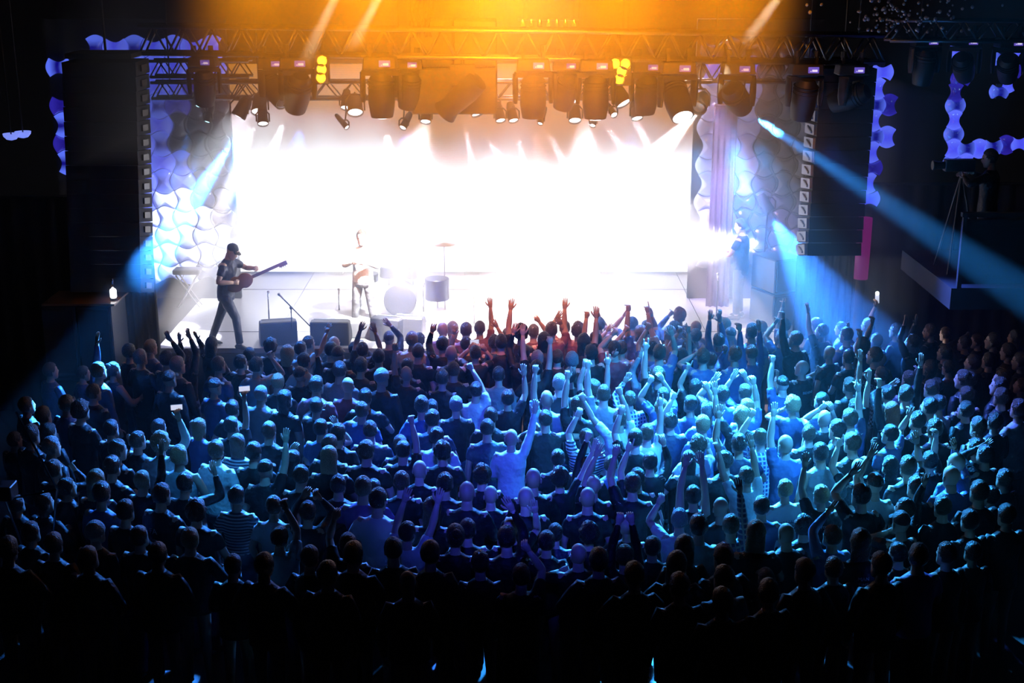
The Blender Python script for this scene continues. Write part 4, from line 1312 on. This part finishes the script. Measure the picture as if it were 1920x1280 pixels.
make_person(rp, R(62), 1.82, 'sd', 'tn', {'L': (V3(-.12, .38, 1.15), 'f'), 'R': (V3(.12, .38, 1.12), 'f')}, 'roadie in dark T-shirt standing in the right wing by the screen', head=(.1, -.15), legs=[((-.10, .02, .5), (-.12, 0, .085)), ((.10, .04, .5), (.12, .02, .085))])
bx = at(1860, 300, 18.6)
BF = bx.z - 1.62
b = MB(); b.box((bx.x + 1.9, 18.9, BF - 0.15), (5.2, 2.4, 0.3)); o = b.build('balcony_slab', M['scrim']); tag(o, kind='structure')
t = empty('balcony_rail', (bx.x - .6, 17.72, BF), 'dark railing in front of the right balcony and its camera operator', 'railing')
for i in range(5): b = MB(); b.box((i * 1.1, 0, .5), (.06, .06, 1.0)); b.build('post', M['scrim'], t)
b = MB(); b.box((2.2, 0, 1.02), (4.5, .08, .06)); b.build('handrail', M['scrim'], t)
b = MB(); b.box((2.2, 0.03, .5), (4.4, .03, .9)); b.build('panel', M['scrim'], t)
make_person(Vector((bx.x, 18.6, BF)), R(58), 1.76, 'sd', 'lk', {'L': (V3(-.1, .36, 1.40), 'f'), 'R': (V3(.12, .34, 1.42), 'f')}, 'camera operator silhouetted on the right balcony before blue tiles', head=(0, -.1))
t = empty('video_camera', (bx.x - .34, 18.78, BF), 'dark video camera on a tripod before the balcony operator', 'camera')
b = MB(); b.box((-.05, .0, 1.52), (.42, .14, .17)); b.lathe([(.05, -.2), (.055, .1), (.075, .16), (.01, .16)], 12, (-.27, 0, 1.52), Matrix.Rotation(-P2, 3, 'Y')); bev(b.build('camera_body', M['case'], t), .01)
for k in range(3):
    a = 2.1 * k; b = MB(); b.tube([(0, 0, 1.42), (.35 * math.cos(a), .35 * math.sin(a), 0.0)], .018, 6); b.build('leg', M['black'], t)

# ------------------------------------------------------------------ stage furniture
def wedge(px, py, yaw, w, label):
    p = atz(px, py, SZ); t = empty('monitor_wedge', (p.x, p.y, SZ), label, 'speaker', 'stage monitors', (0, 0, yaw))
    b = MB(); h = w / 2
    V = [(-h, -.26, 0), (h, -.26, 0), (h, .26, 0), (-h, .26, 0), (-h, -.22, .40), (h, -.22, .40), (h, -.02, .40), (-h, -.02, .40), (-h, .24, .10), (h, .24, .10)]
    b.add(V, [(3, 2, 1, 0), (0, 1, 5, 4), (4, 5, 6, 7), (7, 6, 9, 8), (8, 9, 2, 3), (1, 2, 9, 6, 5), (0, 4, 7, 8, 3)]); bev(b.build('cabinet', M['case'], t), .015)
    b = MB(); V = [(-h + .04, .0, .395), (h - .04, .0, .395), (h - .04, .232, .130), (-h + .04, .232, .130)]
    b.add(V + [(x, y + .012, z + .012) for x, y, z in V], [(0, 1, 2, 3), (7, 6, 5, 4), (0, 4, 5, 1), (1, 5, 6, 2), (2, 6, 7, 3), (3, 7, 4, 0)]); b.build('grille', M['grille'], t)
wedge(522, 640, .25, .62, 'dark monitor wedge at stage edge, nearest the guitarist')
wedge(622, 640, 0, .66, 'low monitor wedge behind the tall boom microphone stand')
wedge(732, 634, -.35, .55, 'tilted monitor wedge right of the singer, left of two')
wedge(770, 632, -.2, .55, 'tilted monitor wedge right of the singer, right of two')
def mic_stand(px, py, top_py, label, boom=None):
    p = atz(px, py, SZ); tz = at(px, top_py, p.y).z - SZ
    t = empty('microphone_stand', (p.x, p.y, SZ), label, 'microphone stand', 'microphone stands')
    b = MB(); b.lathe([(.13, 0), (.13, .02), (.03, .035), (.01, .035)], 16); b.build('base', M['black'], t, angle=40)
    b = MB(); b.tube([(0, 0, .02), (0, 0, tz * .55)], .014, 8); b.tube([(0, 0, tz * .5), (0, 0, tz)], .010, 8); b.build('pole', M['black'], t)
    if boom:
        d0 = at(*boom[0], p.y) - Vector((p.x, p.y, SZ)); d1 = at(*boom[1], p.y) - Vector((p.x, p.y, SZ))
        b = MB(); b.tube([d0, d1], .011, 8); bo = b.build('boom', M['black'], t)
        b = MB(); b.ball((0, 0, tz), .03, 8, 5); b.build('knob', M['black'], t, smooth=True); top = d0; u = (d0 - d1).normalized()
    else: top = Vector((0, 0, tz)); u = Vector((0, .5, .8)).normalized()
    b = MB(); b.tube([top, top + u * .10], [.013, .018], 8); b.ball(top + u * .125, .028, 10, 6); b.build('microphone', M['chrome'], t, smooth=True)
mic_stand(549, 645, 577, 'tall microphone stand with slanting boom in front of the low wedge', ((533, 562), (582, 612)))
mic_stand(505, 606, 560, 'straight microphone stand right of the guitarist')
mic_stand(637, 608, 555, 'straight microphone stand just left of the singer')
mic_stand(795, 612, 545, 'straight microphone stand right of the two tilted wedges')
mic_stand(889, 610, 572, 'straight microphone stand near the middle of the stage')
mic_stand(1343, 596, 526, 'straight microphone stand left of the roadie')
# drums on a riser
dp = atz(752, 585, SZ + .3)
t = empty('drum_riser', (dp.x, dp.y + .3, SZ), 'low riser carrying the drum kit before the screen', 'platform')
b = MB(); b.box((0, 0, .135), (2.4, 1.8, .27)); bev(b.build('deck', M['deck'], t), .01)
t = empty('drum_kit', (dp.x, dp.y + .2, SZ + .27), 'drum kit on the low riser washed out by the white screen', 'drums')
rx = Matrix.Rotation(P2, 3, 'X')
b = MB(); b.lathe([(.01, -.2), (.27, -.2), (.285, -.19), (.285, .19), (.27, .2), (.01, .2)], 20, (0, -.2, .285), rx); b.build('bass_drum', M['case'], t, angle=40)
for x, y, z, r, h in ((-.22, 0, .72, .15, .2), (.2, 0, .72, .16, .22), (.62, .1, .38, .21, .38), (-.6, .15, .58, .18, .14)):
    b = MB(); b.lathe([(.01, -h / 2), (r, -h / 2), (r + .008, -h / 2 + .01), (r, 0), (r + .008, h / 2 - .01), (r, h / 2), (.01, h / 2)], 18, (x, y, z)); d = b.build('drum', M['case'], t, angle=40)
    b = MB(); b.tube([(x, y + r * .5, 0), (x, y + r * .5, z - h / 2)], .013, 6); b.build('stand', M['chrome'], t)
for x, y, z in ((-.75, .2, 1.1), (.75, .25, 1.15), (.1, .45, 1.2)):
    b = MB(); b.lathe([(.01, .03), (.04, .025), (.22, 0), (.22, -.004), (.01, .0)], 18, (x, y, z)); b.build('cymbal', M['chrome'], t, angle=60)
    b = MB(); b.tube([(x, y, 0), (x, y, z + .02)], .012, 6); b.build('stand', M['chrome'], t)
# side fills, wing boxes, drapes
def box_stack(px, py, Y, w, d, hs, label, name='speaker_stack'):
    p = at(px, py, Y); t = empty(name, (p.x, Y, p.z), label, 'speaker'); z = 0
    for h in hs:
        b = MB(); b.box((0, 0, z + h / 2), (w, d, h - .02)); c = bev(b.build('cabinet', M['case'], t), .02)
        b = MB(); b.box((0, -d / 2 - .008, z + h / 2), (w - .08, .02, h - .1)); b.build('grille', M['scrim'], c); z += h
    return t
_sp = atz(1452, 604, SZ); _sf = box_stack(1452, 604, _sp.y, .62, .7, (.62, .62), 'side-fill speaker stack behind the roadie at stage right'); _sf.location.z = SZ; _sf.rotation_euler = (0, 0, .45)
sb = at(160, 606, 19.9); t = empty('subwoofer_row', (sb.x, 19.9, 0), 'black subwoofer row under the left line array with a bright edge', 'speaker')
for i in range(2):
    for k in range(2):
        b = MB(); b.box((-.27 + .54 * i, 0, .56 + 1.12 * k), (.53, .8, 1.11)); c = bev(b.build('cabinet', M['case'], t), .02)
        b = MB(); b.box((-.27 + .54 * i, -.41, .56 + 1.12 * k), (.45, .02, 1.0)); b.build('grille', M['scrim'], c)
b = MB(); b.box((.05, 0, 2.255), (1.1, .82, .03)); b.build('top_highlight', M['wood'], t)  # warm-coloured board stands in for the highlight along the top edge
wl = at(214, 548, 19.8); t = empty('white_object', (wl.x, 19.75, 2.27), 'small white glowing object standing on the subwoofer row', 'lamp')  # small white object with a glowing body
b = MB(); b.lathe([(.055, 0), (.055, .02), (.03, .03), (.01, .03)], 12); b.build('base', M['black'], t)
b = MB(); b.lathe([(.04, .03), (.052, .05), (.052, .15), (.04, .17), (.01, .17)], 12); b.build('glow_body', mat('white_object_glow', (1, 1, 1), .4, emit=(1.0, .97, 1.0), strength=2.5), t, smooth=True)
b = MB(); b.lathe([(.03, .17), (.025, .30), (.02, .34), (.005, .34)], 10); b.build('neck', M['chrome'], t, smooth=True)
def drape(name, x0, x1, Y, z0, z1, label, m='scrim', folds=7):
    t = empty(name, ((x0 + x1) / 2, Y, z0), label, 'curtain'); w = x1 - x0; n = folds * 6
    b = MB(); V = []
    for k in (0, 1):
        for i in range(n + 1):
            f = i / n; V += [(-w / 2 + w * f, .035 * math.sin(f * folds * 2 * math.pi) - .01 + .02 * k, 0), (-w / 2 + w * f, .03 * math.sin(f * folds * 2 * math.pi) - .01 + .02 * k, z1 - z0)]
    m1 = 2 * (n + 1)
    Fs = [(2 * i, 2 * i + 2, 2 * i + 3, 2 * i + 1) for i in range(n)] + [(m1 + 2 * i, m1 + 2 * i + 1, m1 + 2 * i + 3, m1 + 2 * i + 2) for i in range(n)] + [(0, 1, m1 + 1, m1), (2 * n, m1 + 2 * n, m1 + 2 * n + 1, 2 * n + 1)]
    b.add(V, Fs); b.build('cloth', M[m], t, smooth=True)
    b = MB(); b.tube([(-w / 2, 0, z1 - z0 + .02), (w / 2, 0, z1 - z0 + .02)], .025, 8); b.build('rod', M['black'], t)
drape('wing_drape', at(226, 560, 20.6).x, at(289, 560, 20.6).x, 20.75, 0.0, at(250, 440, 20.7).z, 'blue lit black drape at the left stage corner behind the subwoofers', folds=5)
drape('wing_drape', at(1492, 560, 21.9).x, at(1600, 560, 21.9).x, 22.0, 0.0, at(1550, 470, 22).z, 'dark drape under the right line array in blue haze', folds=8)
drape('added_black_sheet', -13.9, -6.75, 21.1, 0.0, 3.6, 'wide black sheet added to keep the left wing dark', folds=24)  # added black sheets, darken both wings and block the screen's light
drape('added_black_sheet', 5.45, 13.9, 22.3, 0.0, 3.6, 'wide black sheet added to keep the right wing dark', folds=28)
drape('wing_drape', at(1332, 400, 24.0).x, at(1376, 400, 24.0).x, 24.1, SZ, at(1350, 200, 24).z, 'narrow mauve drape at right edge of the screen', 'drape', folds=4)
a_, c_ = at(1604, 408, 21.5), at(1632, 522, 21.5)
t = empty('glow_tube', ((a_.x + c_.x) / 2, 21.5, 0), 'magenta lit tube on a post right of the right line array', 'lamp')
b = MB(); b.lathe([(.115, 0), (.12, .4), (.12, a_.z - c_.z)], 14, (0, 0, c_.z)); b.build('lit_tube', mat('magenta_glow', (.04, .005, .03), .6, emit=(.42, .02, .30), strength=.3), t, smooth=True)
b = MB(); b.lathe([(.2, 0), (.2, .03), (.08, .06), (.08, c_.z)], 14); b.build('base', M['black'], t, smooth=True)
# instrument on a folding stand at stage left
kp = atz(326, 574, SZ); t = empty('keyboard_stand', (kp.x + .3, kp.y, SZ), 'covered keyboard on a folding cross stand before the left tiles', 'instrument')
b = MB(); b.box((0, 0, .68), (.50, .28, .10)); bev(b.build('keyboard', M['case'], t), .02)
for s in (-1, 1):
    b = MB(); b.tube([(s * .2, -.1, 0.0), (-s * .2, -.1, .62)], .015, 6); b.build('leg', M['chrome'], t)
    b = MB(); b.tube([(s * .2, .1, 0.0), (-s * .2, .1, .62)], .015, 6); b.build('leg', M['chrome'], t)
# camera jib at the left edge of the crowd
JY = 13.2
J = {k: at(x, y, JY) for k, (x, y) in dict(a=(30, 772), b=(107, 917), c=(93, 1092), d=(-2, 892), e=(8, 936), f=(42, 1022), g=(89, 921)).items()}
t = empty('camera_jib', (J['c'].x, JY, 0), 'tall camera jib of thin silver tubes at the left edge of the crowd', 'camera crane')
o_ = Vector((J['c'].x, JY, 0))
for nm, pts in (('boom', (J['a'], J['b'])), ('pole', (J['b'], J['c'], Vector((J['c'].x, JY, 0)))), ('strut', (J['d'], J['e'], J['f'])), ('arm', (J['e'], J['g'], J['b']))):
    b = MB(); b.tube([p - o_ for p in pts], .013, 6); b.build(nm, M['chrome'], t)
b = MB(); b.box(J['e'] - o_ + Vector((.02, 0, .1)), (.2, .22, .16)); bev(b.build('camera_body', M['case'], t), .01)
b = MB(); b.lathe([(.3, 0), (.3, .03), (.05, .08), (.01, .08)], 16); b.build('base', M['black'], t)
# bowl lamps, far left
for i, (px, py) in enumerate(((21, 254), (43, 250))):
    p = at(px, py, 19.5 + .3 * i); t = empty('bowl_lamp', p, ('left' if i == 0 else 'right') + ' one of two glowing blue bowl lamps high at far left', 'lamp', 'bowl lamps')
    b = MB(); b.lathe([(.01, -.07), (.07, -.055), (.11, -.01), (.118, .03), (.10, .03), (.01, .0)], 16); b.build('bowl', mat('bowl_glow', (.5, .55, .9), .3, emit=(.22, .30, 1.0), strength=.9), t, smooth=True)
    b = MB(); b.tube([(0, 0, .0), (0, 0, 10.0 - p.z)], .01, 6); b.build('rod', M['black'], t)
# net of small mirror drops under the ceiling at the right
rr = random.Random(9); b = MB()
for i in range(150):
    p = at(rr.gauss(1690, 75), rr.uniform(-20, 60), rr.uniform(17.5, 19)); b.ball(p, rr.uniform(.012, .03), 6, 4)
tag(b.build('mirror_drops', M['crystal'], smooth=True), 'scattered mirror drops hanging under the ceiling at right', None, None, 'stuff')

# ------------------------------------------------------------------ printing on shirts
def shirt_print(x, y, parts):
    """parts: (text, size, height on the back) or a list of flat shapes; lies on the back of the shirt of the person whose head is nearest x, y."""
    r = min(rows, key=lambda q: (q['x'] - x) ** 2 + (q['y'] - y) ** 2 + (1e6 if q['o'] is None else 0)); o = r['o']
    m = MB()
    for text, size, z in parts:
        c = bpy.data.curves.new('t', 'FONT'); c.body = text; c.size = size; c.align_x = 'CENTER'; c.extrude = .001; c.resolution_u = 2
        tmp = bpy.data.objects.new('t', c); COL.objects.link(tmp); dg = bpy.context.evaluated_depsgraph_get(); me = bpy.data.meshes.new_from_object(tmp.evaluated_get(dg))
        m.add([(-0 + v.co.x, -(.150 - 1.15 * v.co.x ** 2 * 2.2) + v.co.z - .004 + (.06 * max(0, z - 1.32)), z + v.co.y) for v in me.vertices], [tuple(p.vertices) for p in me.polygons])
        bpy.data.objects.remove(tmp); bpy.data.curves.remove(c); bpy.data.meshes.remove(me)
    p = m.build('print', M['print_dark' if r['top'][1] in 'wc' else 'print_light'], o); p['kind'] = 'stuff'
    return r
def eye_print(x, y):
    r = min(rows, key=lambda q: (q['x'] - x) ** 2 + (q['y'] - y) ** 2 + (1e6 if q['o'] is None else 0)); m = MB(); Y = lambda q: -(.152 - 2.5 * q ** 2)
    for s in (-1, 1): m.tube([(q * .11, Y(q * .11), 1.25 + s * .035 * (1 - q * q)) for q in [i / 5 - 1 for i in range(11)]], .004, 5)
    m.tube([(.022 * math.cos(a), Y(0), 1.25 + .022 * math.sin(a)) for a in [i * .5236 for i in range(13)]], .006, 5)
    for k in range(5): m.tube([(-.05 + .008 * k, Y(.04), 1.19 - .016 * k), (.05 - .008 * k, Y(.04), 1.19 - .016 * k)], .0035, 4)
    for k in range(7): a = math.pi * (.2 + .1 * k); m.tube([(.09 * math.cos(a), Y(.09 * math.cos(a)), 1.262 + .03 * math.sin(a)), (.115 * math.cos(a), Y(.11 * math.cos(a)), 1.262 + .05 * math.sin(a))], .003, 4)
    p = m.build('print', M['print_dark'], r['o']); p['kind'] = 'stuff'
finish_shirts()
eye_print(1466, 915)
shirt_print(301, 927, [('FA', .085, 1.28), ('CREW', .03, 1.20)])
shirt_print(1504, 690, [('BEHIND', .055, 1.30)])
shirt_print(1629, 1014, [('MAN', .05, 1.32), ('TIME', .05, 1.26), ('THE', .05, 1.20)])
shirt_print(1537, 928, [('TOUR', .04, 1.32), ('II', .07, 1.22)])
